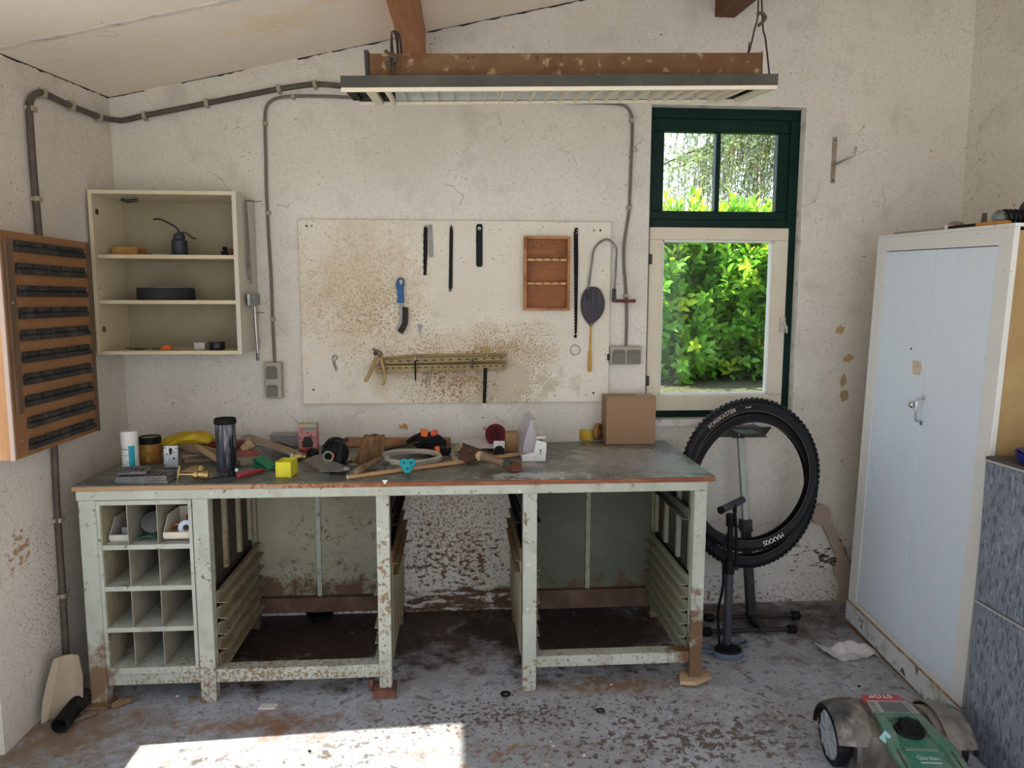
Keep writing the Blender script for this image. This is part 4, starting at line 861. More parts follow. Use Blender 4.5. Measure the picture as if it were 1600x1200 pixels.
# ---------------------------------------------------------------- workbench
ZT = .892
wb = thing('workbench', 'long worn pale green steel workbench with green top along the back wall', 'workbench', (.14,-.81,0))
b = MB(); b.box(.137,2.631,-.808,-.066,ZT-.004,ZT); top = b.done('worktop', M_lino, wb, bevel=.001)
b = MB(); b.box(.136,2.632,-.812,-.066,ZT-.0215,ZT-.0042); b.done('edge_band', M_edge, top, bevel=.001)
pw = [(1065,712),(1072,711),(1074,715),(1079,716),(1080,720),(1086,722),(1090,726),(1083,726),(1078,724),(1073,724),(1075,720),(1068,716)]
b = MB(); b.prism([at(x,y_,z=ZT) for x,y_ in pw],(0,0,.0006)); b.done('bare_patch', M_patch, top)
b = MB(); q = at(601,750,y=-.8125); b.prism([q+V((-.010,0,.0)),q+V((.012,0,.0)),q+V((.003,0,-.016)),q+V((-.002,0,-.016))],(0,-.0008,0)); b.done('paint_chip', M_white, top)
b = MB(); b.box(.147,2.604,-.808,-.765,.832,ZT-.022); b.done('apron', M_bench_paint, wb, bevel=.003)
b = MB(); b.box(.147,.185,-.764,-.08,.832,ZT-.022); b.done('side_rail', M_bench_paint, wb, bevel=.003)
b = MB(); b.box(2.566,2.604,-.764,-.08,.832,ZT-.022); b.done('side_rail', M_bench_paint, wb, bevel=.003)
LEG = [(.151,.215,.012),(.573,.633,0),(1.275,1.326,.034),(1.856,1.912,0),(2.552,2.604,.036)]
for k,(xa,xb,zb) in enumerate(LEG):
    b = MB(); b.box(xa,xb,-.803,-.752,zb,.832); b.done('leg', M_bench_paint, wb, bevel=.003)
    b = MB(); b.box(xa+.004,xb-.004,-.15,-.10,.0,.832); b.done('rear_leg', M_bench_dim, wb, bevel=.003)
def rail(x0,x1,y0,y1,z0,z1,nm,m): b = MB(); b.box(x0,x1,y0,y1,z0,z1); return b.done(nm, m, wb, bevel=.002)
rail(.215,.573,-.795,-.755,.080,.128,'bottom_rail',M_bench_paint)
rail(.633,1.275,-.795,-.735,.078,.132,'bottom_rail',M_bench_paint)
rail(1.912,2.552,-.795,-.735,.096,.143,'bottom_rail',M_bench_paint)
rail(.215,1.275,-.145,-.11,.075,.150,'rear_rail',M_rust_rail); rail(1.912,2.552,-.145,-.11,.06,.155,'rear_rail',M_rust_rail)
for x0_,x1_,m_ in ((.215,1.275,M_bench_dim),(1.912,2.552,M_bench_shaded)):
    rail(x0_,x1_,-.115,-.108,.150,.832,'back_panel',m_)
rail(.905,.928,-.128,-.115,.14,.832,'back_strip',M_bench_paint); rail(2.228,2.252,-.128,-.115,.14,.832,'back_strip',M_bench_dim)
# pigeonhole unit
ph = MB(); UX0,UX1,UZ0,UZ1,UY0,UY1 = .217,.571,.129,.830,-.806,-.20
ph.box(UX0,.231,UY0,UY1,UZ0,UZ1); ph.box(.558,UX1,UY0,UY1,UZ0,UZ1); ph.box(.231,.558,UY0,UY1,.812,UZ1); ph.box(.231,.558,UY0,UY1,UZ0,.156)
pu = ph.done('pigeonhole_unit', M_bench_paint, wb, bevel=.0015)
SHZ = [.156,.321,.488,.654]
M_pin = mat('pigeonhole_metal',(.27,.25,.20),.55,layers=[('n',(.33,.31,.255),5,.42,.65),('n',(.20,.16,.11),9,.5,.7)])
for z_ in SHZ[1:]:
    b = MB(); b.box(.231,.558,UY0+.002,UY1,z_-.019,z_); b.done('shelf', M_bench_paint, pu, bevel=.001)
for x_ in (.329,.440):
    for k in range(4):
        b = MB(); b.box(x_-.0016,x_+.0016,UY0+.004,UY1,SHZ[k],(SHZ[k+1]-.019 if k<3 else .812)); b.done('divider', M_pin, pu)
b = MB(); b.box(.231,.558,UY1,UY1+.003,.150,.82); b.done('back_sheet', M_pin, pu)
b = MB(); b.box(.231,.2325,UY0+.01,UY1,.156,.812); b.box(.5565,.558,UY0+.01,UY1,.156,.812); b.done('side_lining', M_runner, pu)
# side panels, posts and drawer runners in the two drawer bays
def runner(x, d, z, m, y0=-.752, y1=-.16, w=.026, h=.046):
    b = MB(); t_ = .003
    p = [(0,0),(w,0),(w,t_),(t_,t_),(t_,h-t_),(w*.55,h-t_),(w*.55,h),(0,h)]
    b.xz([(x+d*a, z+c) for a,c in p], y0, y1); b.done('drawer_runner', m, wb, bevel=.0006, seg=1)
def panel(x, d, m, dark=True):
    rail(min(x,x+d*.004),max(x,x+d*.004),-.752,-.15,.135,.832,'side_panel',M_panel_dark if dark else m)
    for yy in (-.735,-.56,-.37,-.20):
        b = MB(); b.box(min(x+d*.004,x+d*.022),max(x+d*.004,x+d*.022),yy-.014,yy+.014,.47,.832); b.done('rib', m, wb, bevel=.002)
panel(.603,1,M_runner); panel(1.300,-1,M_runner); panel(1.885,1,M_bench_shaded); panel(2.577,-1,M_runner_g)
for z_ in (.390,.325,.258,.196,.130): runner(.634,1,z_,M_runner,w=.034,h=.050)
for z_ in (.47,.405,.265,.20,.14): runner(1.274,-1,z_,M_runner,w=.020)
for z_ in (.49,.42,.35,.28,.21,.15): runner(1.913,1,z_,M_runner,w=.018)
for z_ in (.415,.36,.302,.244,.186,.128): runner(2.551,-1,z_,M_runner_g,w=.032,h=.044)
runner(2.551,-1,.695,M_bench_shaded,w=.03); runner(1.913,1,.695,M_runner_dark,w=.020)
runner(1.3265,1,.695,M_runner_dark,w=.028); runner(1.8545,-1,.695,M_runner_dark,w=.028)
for z_ in (.535,.485): runner(1.3265,1,z_,M_runner_brown,w=.026,h=.052); runner(1.8545,-1,z_,M_runner_brown,w=.026,h=.052)
for x_,d_ in ((1.327,1),(1.8535,-1)):
    rail(min(x_,x_+d_*.004),max(x_,x_+d_*.004),-.752,-.15,.135,.53,'side_panel',M_runner)
rail(1.912,2.552,-.145,-.125,.81,.832,'rear_top_rail',M_bench_dim)
# blocks under the feet
def at0(px,py): return at(px,py,z=0)
b = MB(); b.box(1.250,1.340,-.825,-.735,0,.032); b.done('brick_block', M_brick, label='red brick slip wedged under the middle bench leg', cat='block', bevel=.003)
b = MB(); b.box(1.228,1.247,-.765,-.725,0,.05); b.done('brick_chip', M_brick, label='broken brick piece behind the slip under the middle leg', cat='brick piece', bevel=.004)
b = MB(); b.prism([(2.505,-.83,.018),(2.57,-.845,.018),(2.648,-.80,.018),(2.65,-.745,.018),(2.53,-.735,.018)],(0,0,.017)); b.done('wooden_wedge', M_freshwood, label='split pale wood block under the right bench leg', cat='block', bevel=.003)
b = MB(); b.prism([(2.53,-.825,.0),(2.64,-.79,.0),(2.63,-.75,.0),(2.55,-.75,.0)],(0,0,.018)); b.done('wooden_shim', M_timber, label='dark shim beneath the pale block at the right bench leg', cat='shim', bevel=.003)
b = MB(); b.box(.140,.228,-.835,-.745,0,.012); b.done('wooden_shim', M_timber, label='flat dirty wood shim under the leftmost bench leg', cat='shim', bevel=.002)
b = MB(); b.tube(smooth_path([(.24,-.83,.012),(.27,-.80,.014),(.30,-.79,.012)],3),[.012,.014,.016,.014,.012,.010,.008],7); b.done('stone', M_timber, label='small dirty stone lying beside the leftmost bench leg', cat='stone')
# --- in the pigeonholes
def bin_(x0,x1,y0,z0,label,m):
    t = thing('storage_bin', label, 'bin', ((x0+x1)/2,y0,z0)); t_ = .003; y1 = y0+.17; h = .085
    b = MB(); b.box(x0,x1,y0,y1,z0,z0+t_); b.box(x0,x1,y0,y0+t_,z0+t_,z0+.026); b.box(x0,x1,y1-t_,y1,z0+t_,z0+h)
    for xx in (x0,x1-t_): b.prism([(xx,y0,z0+t_),(xx,y1,z0+t_),(xx,y1,z0+h),(xx,y0+.05,z0+h),(xx,y0,z0+.026)],(t_,0,0))
    b.done('tray', m, t)
    b = MB(); b.box(x0-.001,x1+.001,y0-.006,y0,z0+.006,z0+.028); b.done('front_lip', m, t, bevel=.002)
    return t
bin_(.240,.325,-.76,SHZ[3]+.0006,'off-white storage bin in the top left pigeonhole',M_offwhite)
bin_(.450,.549,-.775,SHZ[3]+.012,'cream storage bin in the top right pigeonhole',M_cream)
b = MB(); b.box(.278,.322,-.742,-.71,SHZ[3]+.004,SHZ[3]+.052); b.done('metal_block', M_steeldull, label='small grey metal block in the top left bin', cat='block', bevel=.002)
b = MB(); b.box(.285,.323,-.70,-.67,SHZ[3]+.004,SHZ[3]+.075); b.done('metal_block', M_steeldull, label='taller grey block behind the first in the top left bin', cat='block', bevel=.002)
t = thing('tape_roll', 'white ring of tape standing in the top right pigeonhole', 'tape', (.527,-.745,SHZ[3]+.016)); 
b = MB(); b.lathe([(.013,0),(.030,0),(.030,.012),(.013,.012),(.013,0)],28,FRAME((.527,-.738,SHZ[3]+.046),(0,-1,.1)),cap=False); b.done('tape', mat('pale_blue_tape',(.55,.62,.72),.5), t)
t = thing('copper_fitting', 'curved copper fitting in the top right pigeonhole', 'fitting', (.483,-.70,SHZ[3]+.016))
b = MB(); b.tube(arc((.483,-.715,SHZ[3]+.03),.022,0,pi,10),.007,8); b.done('elbow', mat('copper',(.42,.19,.08),.4,.8), t)
b = MB(); b.tube(smooth_path([(.50,-.66,SHZ[3]+.016),(.505,-.67,SHZ[3]+.075),(.52,-.67,SHZ[3]+.085),(.545,-.68,SHZ[3]+.06)],4),.004,6); b.done('copper_wire', mat('copper2',(.35,.15,.07),.45,.7), label='bent copper wire behind the white tape in the pigeonhole', cat='wire')
b = MB(); b.lathe([(.012,0),(.045,.0),(.047,.004),(.036,.008),(.012,.012)],32,FRAME((.385,-.70,SHZ[3]+.058),(.12,-.72,.65))); b.done('grinding_disc', mat('grey_disc',(.12,.115,.11),.8), label='grey abrasive disc leaning in the top middle pigeonhole', cat='disc')
b = MB(); rg = random.Random(5)
b.sheet(lambda u,v: V((.345+.085*u, -.775+.10*v, SHZ[3]+.013+.012*sin(u*3.1)*(1-v*.4)+.006*sin(u*9+v*5)*v)),12,10,.003); b.done('green_cloth', mat('green_cloth',(.035,.115,.06),.85,layers=[('n',(.09,.17,.10),30,.5,.66)]), label='crumpled green cloth in the top middle pigeonhole', cat='cloth')
b = MB(); b.lathe([(.03,0),(.055,.012),(.07,.05),(.066,.05),(.05,.014),(.0,.008)],28,TR((.905,-.07,0))); b.done('plastic_bowl', M_black, label='black plastic bowl on the floor against the wall under the bench', cat='bowl')
# ---------------------------------------------------------------- things on the bench
ZT += .0006
def on(px, py, z=0): p = at(px,py,z=ZT+z); return p
def yy(px, py, y): return at(px,py,y=y)
def plank(A_, B_, w, h, name, m, label, cat, z=0, tilt=0, end=None, bev=.0015, zA=None, zB=None):
    """a stick lying on the bench between two pixels' bench points; zA, zB lift its ends"""
    p = on(*A_); q = on(*B_); p.z += h/2+(zA or 0); q.z += h/2+(zB or 0)
    d = q-p; L = d.length; M_ = FRAME(p, d, (0,0,1))  # local z along, x up
    t = thing(name, label, cat, (p.x,p.y,ZT)) if end else None
    b = MB(); b.box(-h/2,h/2,-w/2,w/2,0,L,M_)
    if not end: return b.done(name, m, label=label, cat=cat, bevel=bev)
    b.done('stick', m, t, bevel=bev)
    e = MB(); e.box(-h/2+.001,h/2-.001,-w/2+.001,w/2-.001,-.0012,0,M_); e.done('pale_end', end, t); return t
# spray can
c = on(205,736); t = thing('spray_can', 'white spray can with a teal stripe at the left end of the bench', 'spray can', c)
body = MB().lathe([(.029,0),(.0315,.003),(.0315,.108),(.030,.112)],32,TR(c)).done('body', M_label, t)
MB().lathe([(.0330,.112),(.0330,.164),(.0315,.168)],32,TR(c)).done('cap', M_white, t)
b = MB(); b.grid(lambda u,v: c+V((.0319*cos(-1.35+.75*u),.0319*sin(-1.35+.75*u),.004+.106*v)),8,2); b.done('teal_stripe', M_tealband, body)
b = MB(); b.grid(lambda u,v: c+V((.0319*cos(-2.6+1.25*u),.0319*sin(-2.6+1.25*u),.094+.004*v)),8,2); b.done('blue_line', mat('slate_line',(.18,.24,.27),.5), body)
for z0_,z1_ in ((.070,.072),(.034,.036),(.022,.0235)):
    b = MB(); b.grid(lambda u,v: c+V((.0319*cos(-2.6+1.22*u),.0319*sin(-2.6+1.22*u),z0_+(z1_-z0_)*v)),8,2); b.done('print_line', M_tealband if z0_ > .06 else M_steeldull, body)
# tin
c = on(236,722); t = thing('tin', 'amber brown tin with a black rim behind the spray can', 'tin', c)
MB().lathe([(.043,0),(.044,.002),(.044,.100)],32,TR(c)).done('body', M_tin, t)
b = MB(); b.grid(lambda u,v: c+V((.0443*cos(-1.62+.45*u),.0443*sin(-1.62+.45*u),.052+.034*v)),8,2); b.grid(lambda u,v: c+V((.0444*cos(-1.62+.42*u),.0444*sin(-1.62+.42*u),.010+.026*v)),8,2); b.done('label_patch', mat('tin_yellow',(.40,.25,.05),.5), t)
MB().lathe([(.0455,.084),(.0455,.112),(.043,.114),(.041,.110),(.041,.108)],32,TR(c)).done('lid_rim', M_black, t)
MB().lathe([(.0405,.100),(.0405,.109)],32,TR(c)).done('lid', mat('tin_lid',(.27,.24,.20),.4,.5), t)
# plastic grates
def grate(x0,x1,y0,y1,z0,z1,n,cr,label,M_=None):
    b = MB(); b.box(x0,x1,y0,y0+.008,z0,z1,M_); b.box(x0,x1,y1-.008,y1,z0,z1,M_); b.box(x0,x0+.008,y0+.008,y1-.008,z0,z1,M_); b.box(x1-.008,x1,y0+.008,y1-.008,z0,z1,M_)
    for k in range(1,n):
        x = x0+(x1-x0)*k/n; b.box(x-.004,x+.004,y0+.008,y1-.008,z0+.001,z1-.001,M_)
    for k in range(1,cr):
        y = y0+(y1-y0)*k/cr; b.box(x0+.008,x1-.008,y-.003,y+.003,z0,z1-.002,M_)
    return b.done('plastic_grate', M_pvc, label=label, cat='grate', group='plastic grates on the bench', smooth=20)
grate(-.095,.10,-.055,.055,0,.008,9,2,'lowest grey plastic grate of the stack at the bench front left',TR((.385,-.735,ZT),-.03))
grate(-.095,.097,-.055,.055,0,.008,9,2,'second grey plastic grate up, fanned over the lowest one',TR((.380,-.733,ZT+.0088),.015))
grate(-.09,.095,-.055,.055,0,.008,9,2,'third plastic grate up, under the small perforated one',TR((.378,-.731,ZT+.0176),.05))
grate(-.055,.05,-.035,.035,0,.009,7,3,'small perforated grey grate topmost on the stack by the spray can',TR((.338,-.725,ZT+.033),.06,0,.14))
# yellow glove draped over the offcuts
sp_ = smooth_path([yy(246,704,-.30),yy(253,698,-.30),yy(268,690,-.30),yy(294,685,-.30),yy(316,683,-.30),yy(330,687,-.30)],6)
rr_ = [.016,.032,.040,.046,.042,.024]
def glove(u,v):
    k = u*(len(sp_)-1); i = min(int(k),len(sp_)-2); c = sp_[i].lerp(sp_[i+1],k-i); j = u*5; jj = min(int(j),4); r = rr_[jj]+(rr_[jj+1]-rr_[jj])*(j-jj)
    a = 2*pi*v; f = 1+.16*sin(3*a+u*9)+.10*sin(5*a-u*21)+.06*sin(u*37+a)
    return c+V((.010*sin(a*2+u*8), r*1.15*cos(a)*f, max(-.9*(c.z-ZT)+.002, r*.62*sin(a)*f)))
b = MB(); b.grid(lambda v,u: glove(u,v),22,30,cu=True); n = 30
b.f += [tuple(i*n for i in range(22)), tuple(i*n+n-1 for i in range(22))]
b.done('rubber_glove', M_yellowcloth, label='crumpled yellow rubber glove draped over wood offcuts', cat='glove', smooth=70)
# steel lock plate
p = on(268,731); M_ = TR(p,.08,0,-.10); t = thing('lock_case', 'galvanised lock case standing on edge behind the brass valve', 'lock', p)
K2 = dict()
b = MB(); b.box(-.029,.029,-.007,.007,.001,.094,M_); lc_ = b.done('case', M_galv, t, bevel=.002)
for (hx_,hz_,r_) in ((-.022,.085,.003),(.022,.082,.003),(-.022,.012,.003),(.012,.040,.0045),(.012,.066,.003),(-.014,.058,.003)):
    b = MB(); b.lathe([(r_,0),(r_,.0006)],10,M_ @ FRAME((hx_,-.0071,hz_),(0,-1,0))); b.done('hole', M_hole, lc_)
b = MB(); b.lathe([(.007,0),(.007,.0006)],14,M_ @ FRAME((0,-.0072,.077),(0,-1,0))); b.prism([(-.004,-.0072,.056),(.004,-.0072,.056),(.006,-.0072,.074),(-.006,-.0072,.074)],(0,-.0006,0),M_); b.done('keyhole', M_hole, lc_)
b = MB(); b.box(-.022,-.008,-.010,-.007,.024,.044,M_); b.box(-.012,-.007,-.011,-.007,.062,.09,M_); b.done('bolt', M_steel, t)
# brass valve lying on its side
p0 = on(279,741,.030); p1 = on(327,742,.022); d = (p1-p0); L = d.length
t = thing('brass_valve', 'brass stop valve with T handle lying near the bench front', 'valve', (p0.x,p0.y,ZT)); F_ = FRAME(p0,d,(0,0,1))
b = MB(); b.lathe([(.006,.0),(.006,L*.45),(.011,L*.45),(.012,L*.5),(.019,L*.52),(.019,L*.62),(.015,L*.64),(.017,L*.70),(.021,L*.78),(.021,L*.98),(.019,L*1.0),(.014,L*1.0),(.013,L*.94),(.002,L*.93)],24,F_); b.done('body', M_brass, t)
b = MB(); b.tube([p0+d*.72+V((0,.0,.012)), p0+d*.72+V((.0,.01,.030))],[.014,.0125],16); b.done('side_port', M_brass, t)
b = MB(); b.tube([p0+V((.008,-.005,.034)),p0+V((.003,-.002,.016)),p0,p0+V((-.004,.003,-.018)),p0+V((-.006,.004,-.030))],[.0055,.0058,.0075,.0058,.0058],10); b.done('tee_handle', M_brass, t)
b = MB(); b.lathe([(.0135,0),(.0135,.001)],20,FRAME(p1+d.normalized()*-.003,d)); b.done('bore', M_hole, t)
# offcuts
plank((288,722),(345,718),.05,.010,'wood_offcut',M_wood2,'flat brown offcut at the bottom of the small pile behind the lock','wood offcut',bev=.002)
plank((283,718),(330,712),.055,.010,'wood_offcut',M_wood3,'grey offcut on top of the flat brown one behind the lock','wood offcut',zA=.012,zB=.012)
plank((278,712),(344,720),.05,.030,'wood_offcut',M_wood2,'long brown board end sloping down towards the dark tube','wood offcut',zA=.050,zB=.006)
plank((306,716),(347,727),.024,.016,'wood_offcut',M_wood1,'pale yellow batten end beside the dark tube','wood offcut',zA=.050,zB=.006)
plank((292,738),(310,729),.05,.004,'wood_offcut',M_wood1,'thin pale wedge of wood beside the brass valve','wood offcut',zA=.0,zB=.0)
b = MB(); pa, pz = on(268,700), on(384,700); b.box(pa.x,pz.x,pa.y-.01,pa.y+.05,ZT,ZT+.028); b.done('red_tin_box', mat('brick_red_tin',(.20,.06,.05),.55), label='low flat red tin behind the dark tube', cat='box', bevel=.003)
b = MB(); q = on(331,707); b.tube(smooth_path([yy(310,697,-.20),yy(325,698,-.20),yy(336,696,-.20),yy(345,698,-.20)],4),.006,8); b.done('red_grip', M_redh, label='bright red grip lying on the low red tin', cat='grip')
# tall smeared tube with lid
c = on(355,735); t = thing('tube_container', 'tall smeared dark cylinder with a black screw lid', 'container', c)
MB().lathe([(.0385,0),(.040,.003),(.040,.198)],32,TR(c)).done('tube', M_tubedark, t)
b = MB(); b.lathe([(.0425,.196),(.0425,.216),(.041,.219),(.0385,.219),(.038,.2165)],32,TR(c))
for k in range(36):
    w = 2*pi*k/36; b.box(-.0012,.0012,.042,.0438,.197,.214,TR(c,w))
b.done('lid', M_blackdust, t)
# black cap and felt disc
c = on(350,749); b = MB(); b.lathe([(.050,0),(.052,.0015),(.050,.003)],36,TR(on(347,749))); b.done('felt_disc', mat('dark_felt',(.055,.07,.062),.95), label='flat dark green felt disc at the bench front edge', cat='disc')
c = on(362,744,.0035); t = thing('bottle_cap', 'small black bottle cap standing on the felt disc', 'cap', c)
MB().lathe([(.0125,0),(.0135,.001),(.0135,.026),(.012,.028)],18,TR(c)).done('cap', M_black, t)
b = MB(); b.box(.006,.016,-.003,.004,.022,.034,TR(c,.3,.3)); b.done('torn_seal', M_white, t)
# red screwdriver
p = on(371,744,.011); q = on(412,734,.011); t = thing('screwdriver', 'screwdriver with a long red handle in front of the green wedge', 'screwdriver', (p.x,p.y,ZT))
d = q-p; b = MB(); b.tube([p,p+d*.03,p+d*.5,p+d*.93,q],[.006,.010,.0105,.009,.005],10); b.done('handle', M_redh, t)
b = MB(); b.tube([q,q+d*.52+V((0,0,-.006))],.0032,8); b.done('shaft', M_steeldull, t)
# more offcuts to the right of the tube
plank((372,726),(405,722),.07,.022,'wood_offcut',M_wood3,'stubby grey block under the red strip beside the dark tube','wood offcut')
plank((370,719),(404,717),.05,.012,'wood_offcut',mat('red_painted_strip',(.33,.075,.06),.6),'short red painted strip lying on the grey block','wood offcut',zA=.024,zB=.024)
p = on(384,712); b = MB(); b.tube([p+V((-.01,0,.026)),p+V((.03,.01,.060))],[.020,.026],12); b.done('mallet_head', M_wood1, label='pale round wooden mallet head leaning behind the red strip', cat='mallet')
plank((384,706),(462,716),.055,.014,'wood_offcut',M_wood3,'long grey brown board end sloping from the tube to the yellow box','wood offcut',zA=.066,zB=.016)
pts = [on(396,716,.040),on(412,712,.046),on(433,724,.022),on(420,733,.010)]
b = MB(); b.prism(pts,(0,0,-.018)); b.prism([pts[0],pts[3],pts[3]+V((0,0,-.010)),pts[0]+V((0,0,-.040))],(.004,.004,0)); b.done('plastic_wedge', M_green, label='green plastic wedge leaning beside the yellow box', cat='wedge', bevel=.002)
# yellow box
p = on(431,746); q = on(455,746); w_ = (q-p).length; t_ = .002; Dp = .085; Hh = .062
M_ = TR(p,-.10); b = MB(); b.box(0,w_,0,Dp,0,t_,M_); b.box(0,w_,0,t_,t_,Hh,M_); b.box(0,w_,Dp-t_,Dp,t_,Hh,M_); b.box(0,t_,t_,Dp-t_,t_,Hh,M_); b.box(w_-t_,w_,t_,Dp-t_,t_,Hh,M_); b.box(t_,w_-t_,Dp*.55,Dp*.55+t_,t_,Hh-.004,M_)
b.done('yellow_box', M_yellow, label='small open bright yellow plastic box at the bench front', cat='box', bevel=.0006)
# clear case with black tool
p = on(424,699); t = thing('clear_case', 'dusty clear plastic case behind the offcuts near the wall', 'case', p)
b = MB(); b.box(p.x-.005,p.x+.125,p.y,p.y+.075,ZT,ZT+.052); b.done('case', M_clearjar, t, bevel=.004)
b = MB(); b.box(p.x-.007,p.x+.127,p.y-.002,p.y+.077,ZT+.0525,ZT+.059); b.done('lid', mat('case_lid',(.30,.285,.25),.4), t, bevel=.003)
p = on(425,708); b = MB(); b.tube([p+V((0,0,.045)),p+V((.05,-.005,.033)),p+V((.11,-.02,.018))],[.010,.013,.008],8); b.done('black_grip', M_black, label='black tool grip lying in front of the clear case', cat='grip')
# pink box
p = on(467,706); q = on(495,706); t = thing('bulb_box', 'pink printed carton with a dark hexagon standing near the wall', 'carton', ((p.x+q.x)/2,p.y,ZT))
W_ = (q.x-p.x); H_ = .128; X = p.x; Y = p.y
b = MB(); b.box(X,X+W_,Y,Y+.055,ZT,ZT+H_); bx = b.done('carton', M_pink, t, bevel=.001)
b = MB(); b.box(X-.0005,X+W_+.0005,Y-.0007,Y+.056,ZT+H_*.91,ZT+H_+.0006); b.done('top_flap', M_boxcream, bx)
b = MB(); b.box(X+W_*.32,X+W_*.97,Y-.0009,Y-.0001,ZT+H_*.79,ZT+H_*.90); b.done('green_band', M_boxgreen, bx)
cx_,cz_ = X+W_*.5, ZT+H_*.36; b = MB(); b.prism([(cx_+W_*.31*sx_,Y-.001,cz_+H_*.20*sz_) for sx_,sz_ in ((-1,-.1),(-.55,1),(.55,1),(1,-.1),(.9,-1),(-.9,-1))],(0,.0008,0)); b.done('hexagon_print', M_darkprint, bx)
b = MB()
for (u_,v_,a_) in ((.55,.70,.45),(.62,.62,.45),(.68,.57,.5),(.80,.50,.4),(.86,.42,.6),(.90,.33,.4),(.12,.50,.5),(.14,.36,.4),(.12,.22,.5),(.72,.61,.5)):
    b.box(-.0045,.0045,-.0011,-.0002,-.0016,.0016,TR((X+W_*u_,Y,ZT+H_*v_),0,-a_))
b.done('small_print', M_darkprint, bx)
# plugs in front of the carton
p = on(467,719); t = thing('pipe_fitting', 'short worn metal pipe fitting in front of the pink carton', 'fitting', p)
b = MB(); b.tube([p+V((-.03,0,.016)),p+V((-.012,0,.016)),p+V((-.012,0,.017)),p+V((.018,0,.017)),p+V((.018,0,.016)),p+V((.034,-.004,.014))],[.013,.013,.018,.018,.013,.012],14); b.done('body', M_brass, t)
b = MB(); b.tube([p+V((-.034,0,.016)),p+V((-.022,0,.016))],.0155,14); b.done('nut', M_offwhite, t)
p = on(492,716); b = MB(); b.lathe([(.018,0),(.022,.004),(.022,.03),(.014,.036)],18,FRAME(p+V((0,0,.024)),(-.3,-1,.2))); b.done('bakelite_stopper', M_black, label='round black knob beside the metal fitting by the carton', cat='knob')
# safety goggles/guard: black clamshell with a grey scoop
p = on(520,731); t = thing('grinder_guard', 'black curved plastic guard with a grey scoop in the middle of the bench', 'guard', p)
def shell(u,v):
    a = -.25+2.35*u; r = .088-.018*v
    return V((p.x+.045-r*sin(a)*(.75+.1*v)+.015*v, p.y-.015+.085*v, ZT+.012+.115*(1-cos(a))*.5*(1-.1*v)+.004*sin(u*20)))
b = MB(); b.sheet(shell,18,8,.006); b.done('shell', M_black, t, smooth=60)
b = MB(); b.lathe([(.004,-.052),(.036,-.045),(.055,-.01),(.052,.02),(.035,.045),(.006,.052)],20,TR(p+V((.008,.025,.058)),0,.25) @ Matrix.Diagonal((1.05,.75,1,1))); b.done('inner_body', M_blackdust, t, smooth=60)
b = MB(); b.prism([p+V((.000,-.02,.008)),p+V((.042,-.028,.006)),p+V((.046,-.024,.112)),p+V((.028,-.018,.098)),p+V((.012,-.02,.05))],(0,.03,0)); b.done('front_fin', M_black, t, bevel=.006)
b = MB(); b.tube(smooth_path([p+V((-.035,.0,.088)),p+V((-.01,-.01,.118)),p+V((.02,0,.124)),p+V((.05,.01,.112)),p+V((.062,.01,.120))],4),[.008]*12+[.006]*5,8); b.done('top_strap', M_blackdust, t)
b = MB(); b.tube(arc(p+V((-.012,-.03,.055)),.020,0,2*pi*19/20,20),.0045,8,closed=True); b.done('dial_ring', M_steeldull, t)
b = MB(); b.box(-.003,.003,-.002,.002,-.010,.010,TR(p+V((.008,-.034,.056)),0,.15)); b.done('red_tab', M_redpad, t)
s0 = [on(470,722,.02), on(505,738,.004), on(536,738,.004), on(536,728,.020), on(495,712,.050)]
b = MB(); b.prism(s0,(0,0,.006)); b.done('scoop_plate', mat('scoop_grey',(.155,.135,.105),.55,layers=[('n',(.10,.09,.075),9,.45,.7)]), t, bevel=.002)
p = on(506,736); b = MB(); b.lathe([(.018,0),(.019,.002),(.019,.016),(.017,.018)],20,TR(p)); b.done('jar_lid', mat('pale_grey_cap',(.40,.42,.43),.4), label='small pale grey round cap under the black guard', cat='cap')
p = on(540,737); b = MB(); b.tube([p+V((-.012,0,.008)),p+V((0,0,.011)),p+V((.014,.003,.008))],[.006,.010,.006],7); b.done('putty_lump', mat('grey_putty',(.34,.33,.30),.8), label='small grey lump of putty left of the long lath end', cat='lump')
p = on(528,741); b = MB(); b.box(-.03,.03,-.014,.014,0,.006,TR(p,.05)); b.done('metal_plate', M_blackdust, label='small dark flat plate in front of the black guard', cat='plate')
p = on(553,726); b = MB(); b.tube(smooth_path([p+V((-.02,.0,.014)),p+V((.0,.005,.018)),p+V((.035,.02,.024)),p+V((.06,.035,.030))],4),[.008,.009,.010,.011,.012,.013,.013,.012,.012,.012,.011,.010,.009],9); b.done('brass_nozzle', mat('old_brass',(.22,.165,.06),.5,.5), label='tarnished brass nozzle between the guard and the bristle brush', cat='nozzle')
# bristle brush
p = on(573,728); t = thing('hand_brush', 'coir hand brush with drooping brown bristles and wooden handle', 'brush', p)
def bris(u,v):
    a = 2*pi*u; k = 1-.16*max(0,v-.8)/.2*max(0,v-.8)/.2
    x = .048*cos(a)*(1+.02*v)*k; y = .030*sin(a)*k
    return V((p.x+.006+x+.024*v+.002*sin(a*31+v*2), p.y+.012+y+.030*v+.002*cos(a*27), ZT+.018+.106*v+.003*sin(a*5)*v))
b = MB(); b.grid(bris,90,9,cu=True); b.f.append(tuple(i*9+8 for i in range(90)))
rg = random.Random(4)
for k in range(420):
    a = rg.uniform(pi*.9,2.1*pi) if k%4 else rg.uniform(0,2*pi); v0 = rg.uniform(.5,.93); q = bris(a/2/pi, v0); q2 = bris(a/2/pi, rg.uniform(-.08,.35))
    b.tube([q+V((0,-.001,0)),(q+q2)/2+V((rg.uniform(-.004,.004),-.004,0)),q2+V((rg.uniform(-.006,.006),rg.uniform(-.006,0),0))],.0009,3)
b.done('bristles', M_bristle, t)
